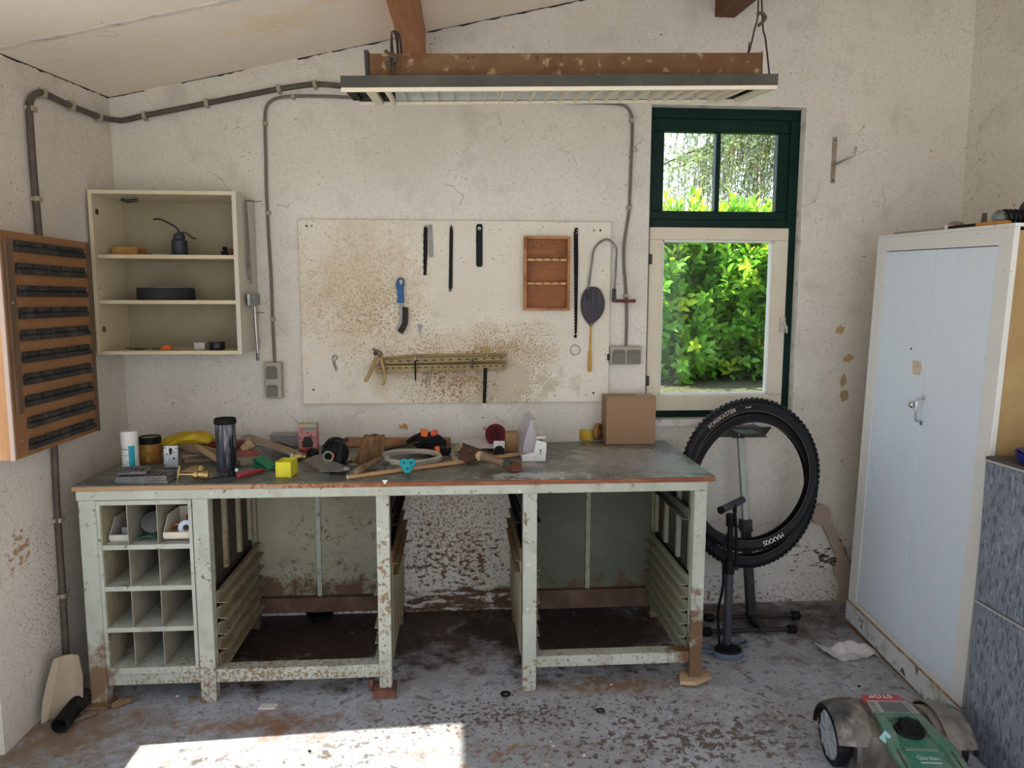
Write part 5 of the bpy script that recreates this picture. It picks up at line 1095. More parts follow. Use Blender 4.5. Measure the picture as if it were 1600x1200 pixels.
a0, a1 = on(556,738,.022), on(594,716,.034)
b = MB(); b.tube(smooth_path([a0,a0.lerp(a1,.2),a0.lerp(a1,.45),a0.lerp(a1,.7),a1],3),[.010,.016,.018,.016,.013,.012,.012,.012,.012,.012,.013,.012,.009],12); b.done('handle', M_brushwood, t)
q = on(562,728); b = MB(); b.tube([q+V((-.012,.01,.016)),q+V((.02,.03,.024)),q+V((.05,.05,.028))],[.014,.018,.014],10); b.done('brush_block', M_brushwood, t)
# plank against the wall
plank((538,696),(704,696),.05,.036,'wood_plank',M_wood4,'long orange brown plank lying along the wall at the back of the bench','plank')
# hose coil with teal hand wheel
c = on(644,721); t = thing('hose_coil', 'small coil of grey hose lying on the bench with a teal wheel', 'hose', c)
pts = []
for k in range(60):
    w = 2*pi*k/30-2.3; r_ = 1.0+.035*sin(k*.7); pts.append(c+V((.122*cos(w)*r_, .112*sin(w)*r_, .0118+.0185*(k/60)+.002*sin(k*.5))))
b = MB(); b.tube(pts,.0088,8); b.done('hose', M_coil, t)
b = MB(); b.tube([pts[3]+V((0,0,.001)),pts[6]+V((0,0,.001))],.0096,8); b.done('clear_joint', M_white, t)
c2 = on(637,727,.036); M_ = FRAME(c2,(-.05,-.82,.55)); b = MB()
for k in range(3):
    w = 2*pi*k/3+.5; b.lathe([(.0185,-.004),(.0195,-.002),(.0195,.003),(.017,.006),(.004,.004)],18,M_ @ TR((.0165*cos(w),.0165*sin(w),0)))
b.lathe([(.012,-.008),(.012,.006),(.006,.008)],14,M_); b.done('hand_wheel', M_teal, t)
for k in range(3):
    w = 2*pi*k/3+.5; b = MB(); b.lathe([(.006,0),(.006,.0007)],12,M_ @ TR((.0165*cos(w),.0165*sin(w),.0058))); b.done('wheel_hole', mat('teal_dark%d'%k,(.01,.12,.15),.5), t)
b = MB(); b.tube([c2+V((.012,.01,.002)),on(690,716,.020),on(715,711,.020)],.0028,8); b.done('spindle', M_steel, t)
# clamps
c = on(664,703); t = thing('quick_clamp', 'black quick clamp with orange pads lying on the brown plank', 'clamp', c)
Yc = c.y
b = MB(); b.tube([yy(600,703,Yc-.04),yy(640,694,Yc-.01),yy(662,688,Yc+.012)],.0055,6); b.done('bar', M_darkmetal, t)
b = MB(); b.prism([yy(636,691,Yc),yy(644,684,Yc),yy(660,676,Yc),yy(675,676,Yc),yy(688,682,Yc),yy(698,690,Yc),yy(697,699,Yc),yy(680,701,Yc),yy(655,701,Yc)],(0,.034,0)); b.done('body', M_black, t, bevel=.005)
b = MB(); b.tube(smooth_path([yy(636,692,Yc-.006),yy(646,684,Yc-.006),yy(660,678,Yc-.006)],4),.010,8); b.done('trigger', M_blackdust, t)
b = MB(); b.tube(smooth_path([yy(652,700,Yc-.008),yy(664,692,Yc-.01),yy(676,690,Yc-.008)],4),.008,8); b.done('lever', M_blackdust, t)
p = yy(663,677,Yc-.004); b = MB(); b.box(-.017,.017,-.012,.020,-.016,.018,TR(p,.2,.2)); b.done('orange_pad', M_orange, t, bevel=.005)
p = yy(678,677,Yc-.004); b = MB(); b.box(-.015,.015,-.012,.018,-.012,.014,TR(p,-.2,-.3)); b.done('coral_pad', M_redpad, t, bevel=.005)
c = on(690,708); t = thing('quick_clamp', 'black clamp end with one orange ring pad at the bench front of the pair', 'clamp', c)
Yc = -.345
b = MB(); b.prism([yy(662,710,Yc),yy(668,703,Yc),yy(688,699,Yc),yy(704,700,Yc),yy(707,707,Yc),yy(700,710.5,Yc)],(0,.034,0)); b.done('body', M_black, t, bevel=.005)
p = yy(683,705,Yc); b = MB(); b.lathe([(.016,-.011),(.023,-.009),(.023,.009),(.016,.011)],20,FRAME(p,(1,.1,0))@Matrix.Diagonal((1.4,1,1,1))); b.done('orange_pad', M_orange, t)
b = MB(); b.tube([yy(656,709,Yc-.01),yy(666,702,Yc-.01)],.005,6); b.done('lever', M_steeldull, t)
# long lath
plank((543,748),(817,712),.020,.013,'wood_lath',M_lath,'long pale wooden lath lying diagonally across the bench','lath',end=M_endgrain,zB=.004)
# leather sheath
t = thing('leather_sheath', 'dark brown leather sheath with a pale strap loop on the bench', 'sheath', on(738,716))
pts = [on(722,693,.034),on(755,705,.030),on(748,718,.014),on(731,722,.014),on(716,718,.016)]
b = MB(); b.prism([q+V((0,0,.008)) for q in pts],(0,0,-.014)); b.done('sheath', M_leather, t, bevel=.005)
for px_,py_ in ((742,712),(735,704)):
    b = MB(); b.lathe([(.004,0),(.003,.002)],10,TR(on(px_,py_,.038))); b.done('rivet', M_brass, t)
lp_ = smooth_path([on(721,696,.042),on(710,701,.036),on(704,707,.030),on(706,714,.022),on(715,722,.012)],5)
b = MB(); b.sheet(lambda u,v: lp_[min(int(u*20),19)].lerp(lp_[min(int(u*20),19)+1],u*20-min(int(u*20),19))+V((.003,-.004,.018*(v-.5))),21,3,.0035); b.done('strap', M_strap, t)
# hatchet-like scraper
t = thing('scraper', 'old scraper with round wooden knob and red brown blade sheath', 'scraper', on(790,722))
k0 = on(751,712,.042); k1 = on(790,725,.022)
b = MB(); b.tube([k0+V((-.004,-.008,0)),k0,k0.lerp(k1,.08),k0.lerp(k1,.3),k0.lerp(k1,.7),k1],[.012,.0215,.022,.0185,.016,.0165],14); hd = b.done('handle', M_brushwood, t)
b = MB(); b.lathe([(.0195,0),(.010,.003)],18,FRAME(k0+V((-.006,-.012,.001)),(-.55,-.83,.1))); b.done('knob_end', M_wood1, hd)
b = MB(); b.tube([k0.lerp(k1,.96),k0.lerp(k1,1.2)],[.0175,.016],12); b.done('green_ferrule', mat('green_tape',(.04,.065,.04),.6), t)
b = MB(); b.prism([on(790,722,.026),on(815,728,.020),on(815,738,.002),on(800,738,.002),on(786,731,.006)],(0,0,.014)); b.done('blade_sheath', M_redbrown, t, bevel=.004)
b = MB(); b.prism([on(800,737,.0),on(818,737,.0),on(819,733,.001),on(812,731,.001)],(0,0,.0025)); b.done('blade_edge', M_steeldull, t)
# papers
p = on(745,700); b = MB(); b.sheet(lambda u,v: V((p.x-.10+.22*u+.03*v, p.y-.09+.17*v, ZT+.006+.012*sin(u*2.6)+.020*v*v*(1-u))),8,8,.0012); b.done('paper_sheet', M_paper, label='curled lilac grey sheet of paper behind the leather sheath', cat='paper')
# funnel
c = at(774.5,679,y=-.185); t = thing('funnel', 'maroon plastic funnel lying with its mouth facing the room', 'funnel', (c.x,c.y,ZT)); F_ = FRAME(c,(-.10,-.97,.20))
MB().lathe([(.010,-.105),(.011,-.06),(.050,.0),(.052,.004),(.049,.004),(.047,.0),(.012,-.050),(.007,-.105)],32,F_,cap=False).done('cone', M_maroon, t)
b = MB(); b.lathe([(.0115,0),(.0115,.001)],14,F_ @ TR((0,0,-.049))); b.done('throat', M_hole, t)
b = MB(); b.tube(arc(F_ @ V((0,0,0))+V((-.053,0,.030)),.0065,0,2*pi*11/12,12),.002,6,closed=True); b.done('hang_ring', M_maroon, t)
b = MB(); q = F_ @ V((0,0,.002)); b.box(-.014,.014,-.006,.012,-.055,-.068,TR((q.x-.018,q.y+.01,q.z+.004))); b.done('foot_tab', M_maroon, t, bevel=.003)
# small cardboard box, white card, black knob
p = on(790,706); b = MB(); b.box(p.x,p.x+.072,p.y,p.y+.06,ZT,ZT+.090,None); b.done('small_carton', M_card2, label='small brown cardboard box beside the maroon funnel', cat='box', bevel=.002)
p = on(780,708); b = MB(); b.box(p.x-.026,p.x+.026,p.y,p.y+.010,ZT,ZT+.056,TR((0,0,0))); b.done('white_block', M_white, label='small white block behind the black knurled knob', cat='block', bevel=.002)
p = on(780,714); t = thing('knurled_knob', 'black knurled knob standing in front of the white block', 'knob', p); F_ = FRAME(p+V((0,0,.026)),(-.1,-1,.15))
b = MB(); n = 20
vs_ = []; 
b.lathe([(.022,0),(.024,.003),(.024,.018),(.021,.022),(.010,.022),(.009,.017)],24,F_)
for k in range(12): b.box(-.0025,.0025,.0225,.0265,.002,.019,F_ @ Matrix.Rotation(2*pi*k/12,4,'Z'))
b.done('knob', M_blackdust, t)
# clear-lidded parts organiser
p = on(816,721); t = thing('parts_organiser', 'white parts organiser with open clear lids on the bench', 'organiser', (p.x+.05,p.y+.09,ZT)); X,Y = p.x,p.y
b = MB(); b.prism([(X,Y,ZT),(X+.102,Y,ZT),(X+.106,Y,ZT+.04),(X+.107,Y,ZT+.082),(X+.062,Y,ZT+.095),(X+.050,Y,ZT+.038),(X+.0,Y,ZT+.030)],(0,.003,0)); ob = b.done('end_wall', M_white, t, bevel=.001)
b = MB(); b.box(X,X+.102,Y+.0035,Y+.24,ZT,ZT+.004); b.box(X+.100,X+.104,Y+.0035,Y+.24,ZT+.004,ZT+.075); b.box(X,X+.003,Y+.0035,Y+.24,ZT+.004,ZT+.028); b.box(X,X+.102,Y+.24,Y+.243,ZT,ZT+.095); b.done('tray', M_white, t, bevel=.001)
for k in range(4):
    y0 = Y+.008+.058*k; b = MB(); b.box(X+.062,X+.106,y0,y0+.050,ZT+.096,ZT+.110,); b.done('drawer_front', M_offwhite if k == 0 else M_white, t, bevel=.002)
    b = MB()
    zt = ZT+.185
    arcp = [(X+.062-.0,ZT+.10)]+[(X+.052-.050*sin(.2+1.25*i/9)**1.0, ZT+.185-.150*(i/9)) for i in range(10)]+[(X+.050,ZT+.034)]
    b.prism([(a,y0,c_) for a,c_ in arcp],(0,.0016,0)); b.done('clear_divider', M_clearp, t)
b = MB(); la = [(X+.055-.060*sin(pi*.5*i/9), ZT+.185-.150*(1-cos(pi*.5*i/9))) for i in range(10)]
b.sheet(lambda u,v: V((la[int(round(u*9))][0], Y+.004+.235*v, la[int(round(u*9))][1])),10,3,.0018); b.done('clear_lid', M_clearp, t, smooth=60)
b = MB(); b.box(X+.078,X+.082,Y-.001,Y,ZT+.028,ZT+.052); b.box(X+.076,X+.085,Y-.001,Y,ZT+.046,ZT+.052); b.done('moulded_mark', M_steeldull, ob)
# tape rolls by the cardboard box
c = on(920,687); t = thing('tape_roll', 'yellow roll of tape lying flat beside the cardboard box', 'tape', c); c = c+V((0,.02,0))
MB().lathe([(.034,0),(.0455,0),(.046,.002),(.046,.050),(.0455,.052),(.034,.052),(.034,0)],36,TR(c),cap=False).done('tape', mat('yellow_tape',(.56,.37,.035),.4), t)
MB().lathe([(.031,.001),(.034,.001),(.034,.0515),(.031,.0515),(.031,.001)],36,TR(c),cap=False).done('core', mat('red_core',(.26,.06,.045),.6), t)
c = V((2.296,-.045,ZT+.045)); t = thing('tape_roll', 'small brown roll of tape on edge between yellow tape and cardboard box', 'tape', (c.x,c.y,ZT))
b = MB(); b.lathe([(.019,-.010),(.042,-.010),(.043,-.008),(.043,.008),(.042,.010),(.019,.010),(.019,-.010)],32,FRAME(c,(.9,-.45,0)),cap=False); b.done('tape', mat('brown_tape',(.29,.15,.05),.35), t)
# cardboard box
p = on(945,690); q = on(1021,687.5); ang = atan2(q.y-p.y,q.x-p.x); Lx = (q-p).length; Ly = .12
pt = at(938,621,y=p.y); Hb = at(942,624,y=p.y).z-ZT
cb = thing('cardboard_box', 'plain brown cardboard box standing at the right end of the bench', 'box', (p.x+Lx/2,p.y+.02,ZT))
M_ = TR(p+V((0,-.075,0)),ang)
# the box stands in front of the wall: place it by its own front corners
p = V((2.325,-.185,ZT)); 
b = MB(); b.box(2.318,2.562,-.150,-.030,ZT,ZT+.232); bx = b.done('carton', M_card, cb, bevel=.002)
b = MB(); b.box(2.317,2.563,-.151,-.029,ZT+.2325,ZT+.236); b.done('top_flap', mat('cardboard_light',(.37,.24,.15),.85), bx, bevel=.0006)
b = MB(); b.box(2.47,2.55,-.10,-.06,ZT+.236,ZT+.2368); b.done('tape_strip', mat('packing_tape',(.5,.42,.34),.25), bx)
# ---------------------------------------------------------------- locker
LK = Matrix.Translation(V((3.4497,-1.2019,0))) @ Matrix.Rotation(-.0662,4,'Z') @ Matrix.Rotation(.0365,4,'X') @ Matrix.Rotation(.0078,4,'Y')
LW, LH, LD = .917, 1.846, .50
lk = thing('locker', 'tall white two-door metal locker with chipped plinth by the right wall', 'locker', M=LK)
LI = LK.inverted(); n_ = (LK.to_3x3() @ V((1,0,0)))
def onlk(px,py,dx=0):
    o = LK @ V((dx,0,0)); d = ray(px,py); t = n_.dot(o-CAM)/n_.dot(d); return LI @ (CAM+d*t)
tl,tr2,bl,br2 = onlk(1386,392),onlk(1555,387),onlk(1337,940),onlk(1487,1079)
yf = (tl.y+bl.y)/2; yn = (tr2.y+br2.y)/2; zt_ = (tl.z+tr2.z)/2; zb_ = (bl.z+br2.z)/2
ym = (onlk(1460,390).y+onlk(1405,1001).y)/2
PL = .10
b = MB(); b.box(0,.02,0,yn-.003,PL,LH); b.box(0,.02,yf+.003,LW,PL,LH); b.box(0,.02,yn-.003,yf+.003,zt_+.003,LH); b.box(0,.02,yn-.003,yf+.003,PL,zb_-.003)
b.done('face_frame', M_lockerframe, lk, bevel=.002, **K)
b = MB(); b.box(.021,LD,.004,.012,PL,LH-.012); b.box(.021,LD,LW-.012,LW-.004,PL,LH-.012); b.box(LD-.008,LD,.012,LW-.012,PL,LH-.012); b.done('side_panel', M_ply, lk, **K)
b = MB(); b.box(.0,LD+.004,-.002,LW+.002,LH,LH+.012); b.done('top_panel', M_lockerframe, lk, bevel=.002, **K)
b = MB(); b.box(.020,.024,.012,LW-.012,PL,LH-.012); b.done('dark_rebate', M_gap, lk, **K)
for y0,y1,hd in ((yn,ym-.0008,0),(ym+.0008,yf,1)):
    b = MB(); b.box(.003,.019,y0,y1,zb_,zt_); dr_ = b.done('door', M_locker, lk, bevel=.0012, **K)
    if hd == 0:
        p0, p1 = onlk(1440,622), onlk(1439,658); yh = ym-.014
        b = MB(); b.tube(smooth_path([(0.003,yh,p0.z),(-.016,yh,p0.z-.001),(-.024,yh-.002,p0.z-.010),(-.026,yh-.003,(p0.z+p1.z)/2),(-.024,yh-.002,p1.z+.010),(-.016,yh,p1.z+.001),(.003,yh,p1.z)],4),.0045,8); b.box(-.001,.004,yh-.008,yh+.008,p0.z-.004,p0.z+.016); b.box(-.001,.004,yh-.008,yh+.008,p1.z-.016,p1.z+.004); b.done('handle', M_chrome, dr_, **K)
    else:
        p0 = onlk(1426,632); b = MB(); b.lathe([(.013,0),(.015,.003),(.015,.012),(.011,.016)],20,FRAME((.003,p0.y,p0.z),(-1,0,0))); b.done('lock', M_chrome, dr_, **K)
        st = [onlk(a_,c_) for a_,c_ in ((1425,563),(1438,564),(1439,578),(1436,587),(1425,584))]
        b = MB(); b.prism([(.0022,q.y,q.z) for q in st],(.0009,0,0)); b.done('torn_sticker', M_sticker, dr_, **K)
        q = onlk(1423,545); b = MB(); b.lathe([(.005,0),(.005,.001)],10,FRAME((.0028,q.y,q.z),(-1,0,0))); b.done('hole', M_hole, dr_, **K)
b = MB(); b.box(-.006,.03,-.003,LW+.004,0,PL-.004); b.done('plinth', M_plinth, lk, bevel=.003, **K)
b = MB(); b.box(-.008,.0,-.004,LW+.004,PL-.004,PL+.001); b.done('rust_line', mat('rust_line',(.33,.175,.075),.7,layers=[('n',(.45,.38,.27),20,.45,.65)]), lk, **K)
b = MB(); b.box(.03,LD,.0,.02,0,PL); b.done('plinth_side', mat('rusty_corner',(.22,.12,.06),.75,layers=[('n',(.12,.07,.04),20,.45,.65)]), lk, **K)
# timber runner under the locker, down to the floor
b = MB(); A0 = LK @ V((.004,-.0,0)); A1 = LK @ V((.004,LW,0)); d_ = (A1-A0)
b.prism([(A0.x,A0.y+.05,0),(A1.x,A1.y,0),(A1.x,A1.y,A1.z-.002),(A0.x,A0.y+.05,.0012)],(.06,0,0)); b.done('timber_bearer', M_timber, label='tapered dirty timber bearer under the front of the white locker', cat='timber')
# on top of the locker
def ontop(px,py): 
    n2 = LK.to_3x3() @ V((0,0,1)); o = LK @ V((0,0,LH+.012)); d = ray(px,py); return o, n2
TOPM = LK @ TR((0,0,LH+.012))
def topthing(name,label,cat,lx,ly): return thing(name,label,cat,M=TOPM @ TR((lx,ly,.0005)))
t = topthing('steel_cylinder','grey steel cylinder with a black coil spring lying on the locker top','cylinder',.125,.195)
F_ = FRAME((0,0,0),(.99,-.12,.0)); 
b = MB(); b.lathe([(.040,.0),(.046,.004),(.046,.42),(.040,.424)],28,TR((.06,.03,.047)) @ F_); b.done('cylinder', mat('grey_can',(.19,.18,.165),.5,.2,layers=[('n',(.14,.13,.12),9,.45,.65)]), t, **K)
b = MB(); b.lathe([(.047,.0),(.047,.055)],28,TR((.058,.031,.047)) @ F_); b.done('end_collar', M_greymetal, t, **K)
b = MB(); b.lathe([(.018,-.105),(.028,-.095),(.028,-.085),(.016,-.08),(.016,0)],20,TR((.06,.03,.034)) @ F_); b.done('piston', M_steeldull, t, **K)
b = MB(); S_ = TR((.06,.03,.034)) @ F_; b.tube([S_ @ V((.026*cos(w),.026*sin(w),-.075+.075*w/(2*pi*4.5))) for w in [2*pi*4.5*i/80 for i in range(81)]],.0048,6); b.done('spring', M_black, t, **K)
t = topthing('pencil','orange pencil lying at the front edge of the locker top','pencil',.03,.19); b = MB(); b.tube([(-.0,.06,.008),(.01,-.09,.008),(.011,-.105,.008)],[.0075,.0075,.003],6); b.done('barrel', mat('orange_pencil',(.52,.22,.03),.45), t, **K)
t = topthing('flat_board','flat grey board lying on the far part of the locker top','board',.10,.66); b = MB(); b.box(-.06,.28,-.24,.20,0,.012); b.done('board', mat('dusty_board',(.33,.29,.23),.8), t, bevel=.002, **K)
t = topthing('metal_bracket','black metal bar with a white tip at the middle of the locker top','bar',.04,.33); b = MB(); b.box(-.012,.012,-.09,.10,0,.014); b.done('bar', M_blackdust, t, **K); b = MB(); b.box(-.010,.010,.10,.125,0,.018); b.done('tip', M_white, t, **K)
t = topthing('clothes_peg','small dark upright peg beside the pencil on the locker top','peg',.05,.245); b = MB(); b.prism([(-.008,-.008,0),(.008,-.008,0),(.006,-.006,.05),(-.004,-.006,.05)],(0,.016,0)); b.done('peg', M_greymetal, t, bevel=.001, **K)
t = topthing('half_round_block','small brown half-round knob on the far part of the locker top','knob',.10,.50); b = MB(); b.lathe([(.034,0),(.032,.012),(.022,.022),(.008,.026)],18,TR((0,0,.012))); b.done('knob', M_wood2, t, **K)
# ---------------------------------------------------------------- marbled cabinet
GY1 = -1.290; GXF = at(1541,712,y=-1.29).x
gz = at(1540,712,x=GXF).z; gj = at(1525,938,x=GXF).z
cabt = thing('storage_cabinet', 'low grey marbled cabinet with two stacked fronts beside the locker', 'cabinet', (GXF+.25,GY1-.30,0))
GW = .62
b = MB(); b.box(GXF+.018,GXF+.46,GY1-GW,GY1,.0,gz-.016); b.done('carcass', M_speck, cabt, bevel=.002)
b = MB(); b.box(GXF,GXF+.017,GY1-GW,GY1,.012,gj-.007); b.done('front', M_speck, cabt, bevel=.0015)
b = MB(); b.box(GXF,GXF+.017,GY1-GW,GY1,gj+.006,gz-.018); b.done('front', M_speck, cabt, bevel=.0015)
b = MB(); b.box(GXF-.001,GXF+.016,GY1-GW,GY1,gj-.006,gj+.0); b.done('joint_strip', M_whitetrim, cabt)
b = MB(); b.box(GXF-.004,GXF+.465,GY1-GW,GY1+.0,gz-.017,gz-.010); b.done('edge_trim', M_whitetrim, cabt, bevel=.001)
b = MB(); b.box(GXF-.002,GXF+.463,GY1-GW,GY1,gz-.010,gz); b.done('top_board', mat('dark_top',(.075,.06,.05),.6), cabt, bevel=.001)
t = thing('blue_tray', 'deep blue plastic tray lying on the grey cabinet at the right edge', 'tray', (GXF+.15,GY1-.2,gz))
X,Y = GXF+.06,GY1-.34
b = MB(); b.lathe([(.11,0),(.125,.004),(.14,.034),(.146,.034),(.132,.002),(.11,-.0)],36,TR((X+.09,Y+.17,gz+.001)),cap=False); b.lathe([(.11,0),(.11,.003)],36,TR((X+.09,Y+.17,gz+.001))); b.done('tray', M_blue, t)
b = MB(); b.lathe([(.13,0),(.135,.004),(.09,.016),(.02,.02)],36,TR((X+.09,Y+.17,gz+.0355))); b.done('lid', M_blue, t)
# ---------------------------------------------------------------- tyres on their stand
def tyre(name, label, c, ax, az, yaw, tilt, text=True):
    M_ = Matrix.Translation(c) @ Matrix.Rotation(yaw,4,'Z') @ Matrix.Rotation(tilt,4,'X')
    t = thing(name, label, 'tyre', M=M_, group=None)
    W2 = .030; R = .362
    prof = []   # (radius drop from R, half width) casing from bead to bead
    for i in range(15):
        a = -2.35+4.7*i/14; prof.append((R-.030+.026*cos(a), W2*sin(a)*(1.0 if abs(a)<1.6 else .92)))
    prof[0] = (R-.058,-.024); prof[-1] = (R-.058,.024)
    sx_, sz_ = ax/R, az/R
    N = 96
    def pt(r,w,y): return V((r*cos(w)*sx_, y, r*sin(w)*sz_))
    b = MB(); ins = [(R-.058,.021)]+[(r-.003 if k else r, y*.9) for k,(r,y) in list(enumerate(prof))[::-1][1:-1]]+[(R-.058,-.021)]
    ring = prof+ins; n = len(ring)
    b.grid(lambda u,v: pt(ring[int(round(v*n))%n][0], 2*pi*u, ring[int(round(v*n))%n][1]), N, n+1, cu=True); b.done('casing', M_rubber, t, smooth=60, **K)
    for yy in (-.0245,):
        b = MB(); b.tube([pt(R-.0585,2*pi*i/N,yy) for i in range(N)],.0016,5,closed=True); b.done('bead', M_bead, t, **K)
    b = MB(); NK = 84
    for i in range(NK):
        for row,(a_,ht,hw,hl) in enumerate(((-1.05,.009,.0052,.0072),(-.42,.006,.0060,.0055),(.18,.006,.0060,.0055),(1.05,.009,.0052,.0072),(-.12,.004,.005,.004))):
            if row == 4 and i%2: continue
            w = 2*pi*(i+(.5 if row in (1,4) else 0))/NK
            cc = V((R-.030+.0255*cos(a_), W2*sin(a_))); nn = V((cos(a_), sin(a_))); tt = V((-sin(a_), cos(a_)))
            vs = []
            for hh in (-.001,ht):
                for s1,s2 in ((-1,-1),(1,-1),(1,1),(-1,1)):
                    k_ = .82 if hh > 0 else 1
                    q = cc+nn*hh+tt*(hw*s1*k_); w2 = w+s2*hl*k_/R; vs.append(pt(q.x,w2,q.y))
            b.add(vs,[(0,1,2,3),(7,6,5,4),(0,4,5,1),(1,5,6,2),(2,6,7,3),(3,7,4,0)])
    b.done('tread', M_rubber, t, smooth=25, **K)
    def letter(body, size, wc, m, ht=1.0, r0=R-.038, flip=False):
        vs, fs = text_geo(body, size)
        out = []
        for q in vs:
            # local text x runs along the rim, y outwards
            w = wc-(q.x/r0) if not flip else wc-(q.x/r0)
            r = r0+q.y*ht; yy = -(W2*.985-(abs(r-(R-.034))**2)*18)-q.z-.0008
            out.append(pt(r,w,yy))
        b = MB(); b.add(out, fs); b.done('lettering', m, t, **K)
    if text:
        letter('FOREKASTER', .027, radians(121), M_letterg, 1.0)
        letter('MAXXIS', .032, radians(-67), M_letter, 1.0)
        letter('29x2.40', .009, radians(96), M_letter, 1.0)
    return t
cA = at(1171,743,y=-.350); cB = at(1172,764,y=-.272)
tyre('bicycle_tyre','front knobbly black bicycle tyre lettered FOREKASTER and MAXXIS',cA,.335,.369,0,0)
tyre('bicycle_tyre','plain rear bicycle tyre hanging lower behind the lettered tyre',cB,.332,.394,.0,0,text=False)
# stand
b0 = at(1174,969,y=-.235); b0.z = .02; tp0 = at(1156,676,y=-.12)
sd = thing('bike_stand', 'dark steel stand holding two bicycle tyres beside the bench', 'stand', (b0.x,b0.y,0))
mid = b0.lerp(tp0,.52)
def bar(p,q,w,d,m,nm,par=sd):
    M_ = FRAME(p,q-p,(1,0,0)); L = (q-p).length; b = MB(); b.box(-w/2,w/2,-d/2,d/2,0,L,M_); return b.done(nm,m,par,bevel=.003)
bar(b0,mid,.040,.040,M_standdark,'lower_post'); bar(mid,tp0,.028,.028,M_standpale,'upper_post')
b = MB(); M_ = FRAME(mid,tp0-b0,(1,0,0)); b.box(-.026,.026,-.026,.026,-.05,.012,M_); b.tube([mid+V((-.02,-.01,-.02)),mid+V((-.06,-.01,-.02))],.008,8); b.done('post_clamp', M_standdark, sd, bevel=.003)
y1_, y2_ = -.215, -.365
bar(V((b0.x,-.20,.03)),V((b0.x,-.385,.03)),.040,.030,M_standdark,'foot_beam')
for (xa,xb,yy) in ((at(1104,965,y=y1_).x,at(1246,962,y=y1_).x,y1_),(at(1100,985,y=y2_).x,at(1241,983,y=y2_).x,y2_)):
    b = MB(); b.tube([(xa,yy,.022),(xb,yy,.022)],.012,10); fb = b.done('foot_bar', M_standdark, sd)
    for xx,s_ in ((xa,1),(xb,-1)):
        b = MB(); b.tube([(xx-.012*s_,yy,.022),(xx-.006*s_,yy,.022),(xx+.03*s_,yy,.022),(xx+.036*s_,yy,.022)],[.014,.020,.022,.015],12); b.done('rubber_end', M_black, fb)
zt0 = at(1155,668,y=-.18).z; zt1 = at(1155,683,y=-.18).z; xl,xr_ = at(1108,668,y=-.18).x, at(1206,668,y=-.18).x
b = MB(); b.prism([(xl,-.180,zt0),(xr_,-.180,zt0),(xr_-.034,-.180,zt1),(xl+.034,-.180,zt1)],(0,.012,0)); b.done('front_plate', M_standdark, sd, bevel=.002)
b = MB(); b.box(xl+.05,xr_-.05,-.168,-.10,zt0-.014,zt0); b.box((xl+xr_)/2-.05,(xl+xr_)/2+.05,-.38,-.168,zt0-.012,zt0-.006); b.box((xl+xr_)/2-.05,(xl+xr_)/2+.05,-.168,-.160,zt0-.013,zt0-.005); b.box((xl+xr_)/2-.03,(xl+xr_)/2+.03,-.168,-.10,zt1-.008,zt0-.014); b.done('top_support', M_standdark, sd, bevel=.002)
for k in range(2):
    c = at(1154.5,674+5*k,y=-.181); b = MB(); b.lathe([(.005,0),(.004,.003)],10,FRAME(c,(0,-1,0))); b.done('bolt', M_chrome, sd)
# ---------------------------------------------------------------- floor pump
c = at(1137,1024,z=0); pm = thing('floor_pump', 'grey floor pump with tee handle standing in front of the tyres', 'pump', c)
b = MB(); E_ = Matrix.Diagonal((1.0,.78,1,1)); b.lathe([(.068,0),(.071,.004),(.071,.020),(.064,.026)],32,TR(c) @ E_); b.done('base', M_pumpblue, pm)
b = MB(); b.lathe([(.062,.026),(.060,.036),(.048,.040),(.01,.042)],32,TR(c) @ E_); b.done('gauge', M_black, pm)
for s_,(dx,dy) in ((-1,(-.10,.045)),(1,(.085,.075))):
    b = MB(); q = c+V((dx,dy,.012)); F2 = TR(q,atan2(dy,dx))
    b.tube([F2 @ V(v) for v in [(.055*cos(w)+(.0),.019*sin(w),0) for w in [2*pi*i/20 for i in range(20)]]],.0085,6,closed=True); b.done('folding_foot', M_pumpblue, pm)
tpp = at(1142,800,y=c.y); sh0 = c+V((-.004,.0,.03)); 
def lp(t): return sh0.lerp(tpp,t)
b = MB(); b.tube([lp(0),lp(.62)],.0185,16); b.done('barrel', M_pump, pm)
b = MB(); b.tube([lp(-.0)+V((0,0,.0)),lp(.045)],.024,14); b.done('lower_collar', M_black, pm)
b = MB(); b.tube([lp(.56),lp(.66)],.0225,14); q = lp(.60); b.tube([q+V((.0,-.01,.0)),q+V((.036,-.015,.002))],.009,8); b.done('upper_collar', M_black, pm)
b = MB(); b.tube([lp(.62),lp(.955)],.012,12); b.done('piston_rod', M_black, pm)
b = MB(); b.tube([lp(.90),lp(.985)],[.019,.021],12); b.done('handle_joint', M_black, pm)
ha, hb_ = at(1127,797,y=c.y-.065), at(1160,781,y=c.y+.055)
b = MB(); b.tube([ha,hb_],.0165,14); hh = b.done('handle', M_pump, pm)
b = MB(); b.tube([ha-(hb_-ha).normalized()*.006,ha+(hb_-ha).normalized()*.004],.0175,14); b.done('end_cap', M_black, hh)
b = MB(); b.tube(smooth_path([c+V((-.03,.03,.04)),c+V((-.04,.03,.2)),lp(.45)+V((-.022,.014,0)),lp(.75)+V((-.020,.012,0)),lp(.95)+V((.016,.0,.0)),lp(1.03)+V((.016,-.008,.012)),lp(1.02)+V((.004,-.022,.012)),lp(.93)+V((.014,-.024,0)),lp(.62)+V((.024,-.020,0))],5),.0065,8); b.done('hose', M_black, pm)
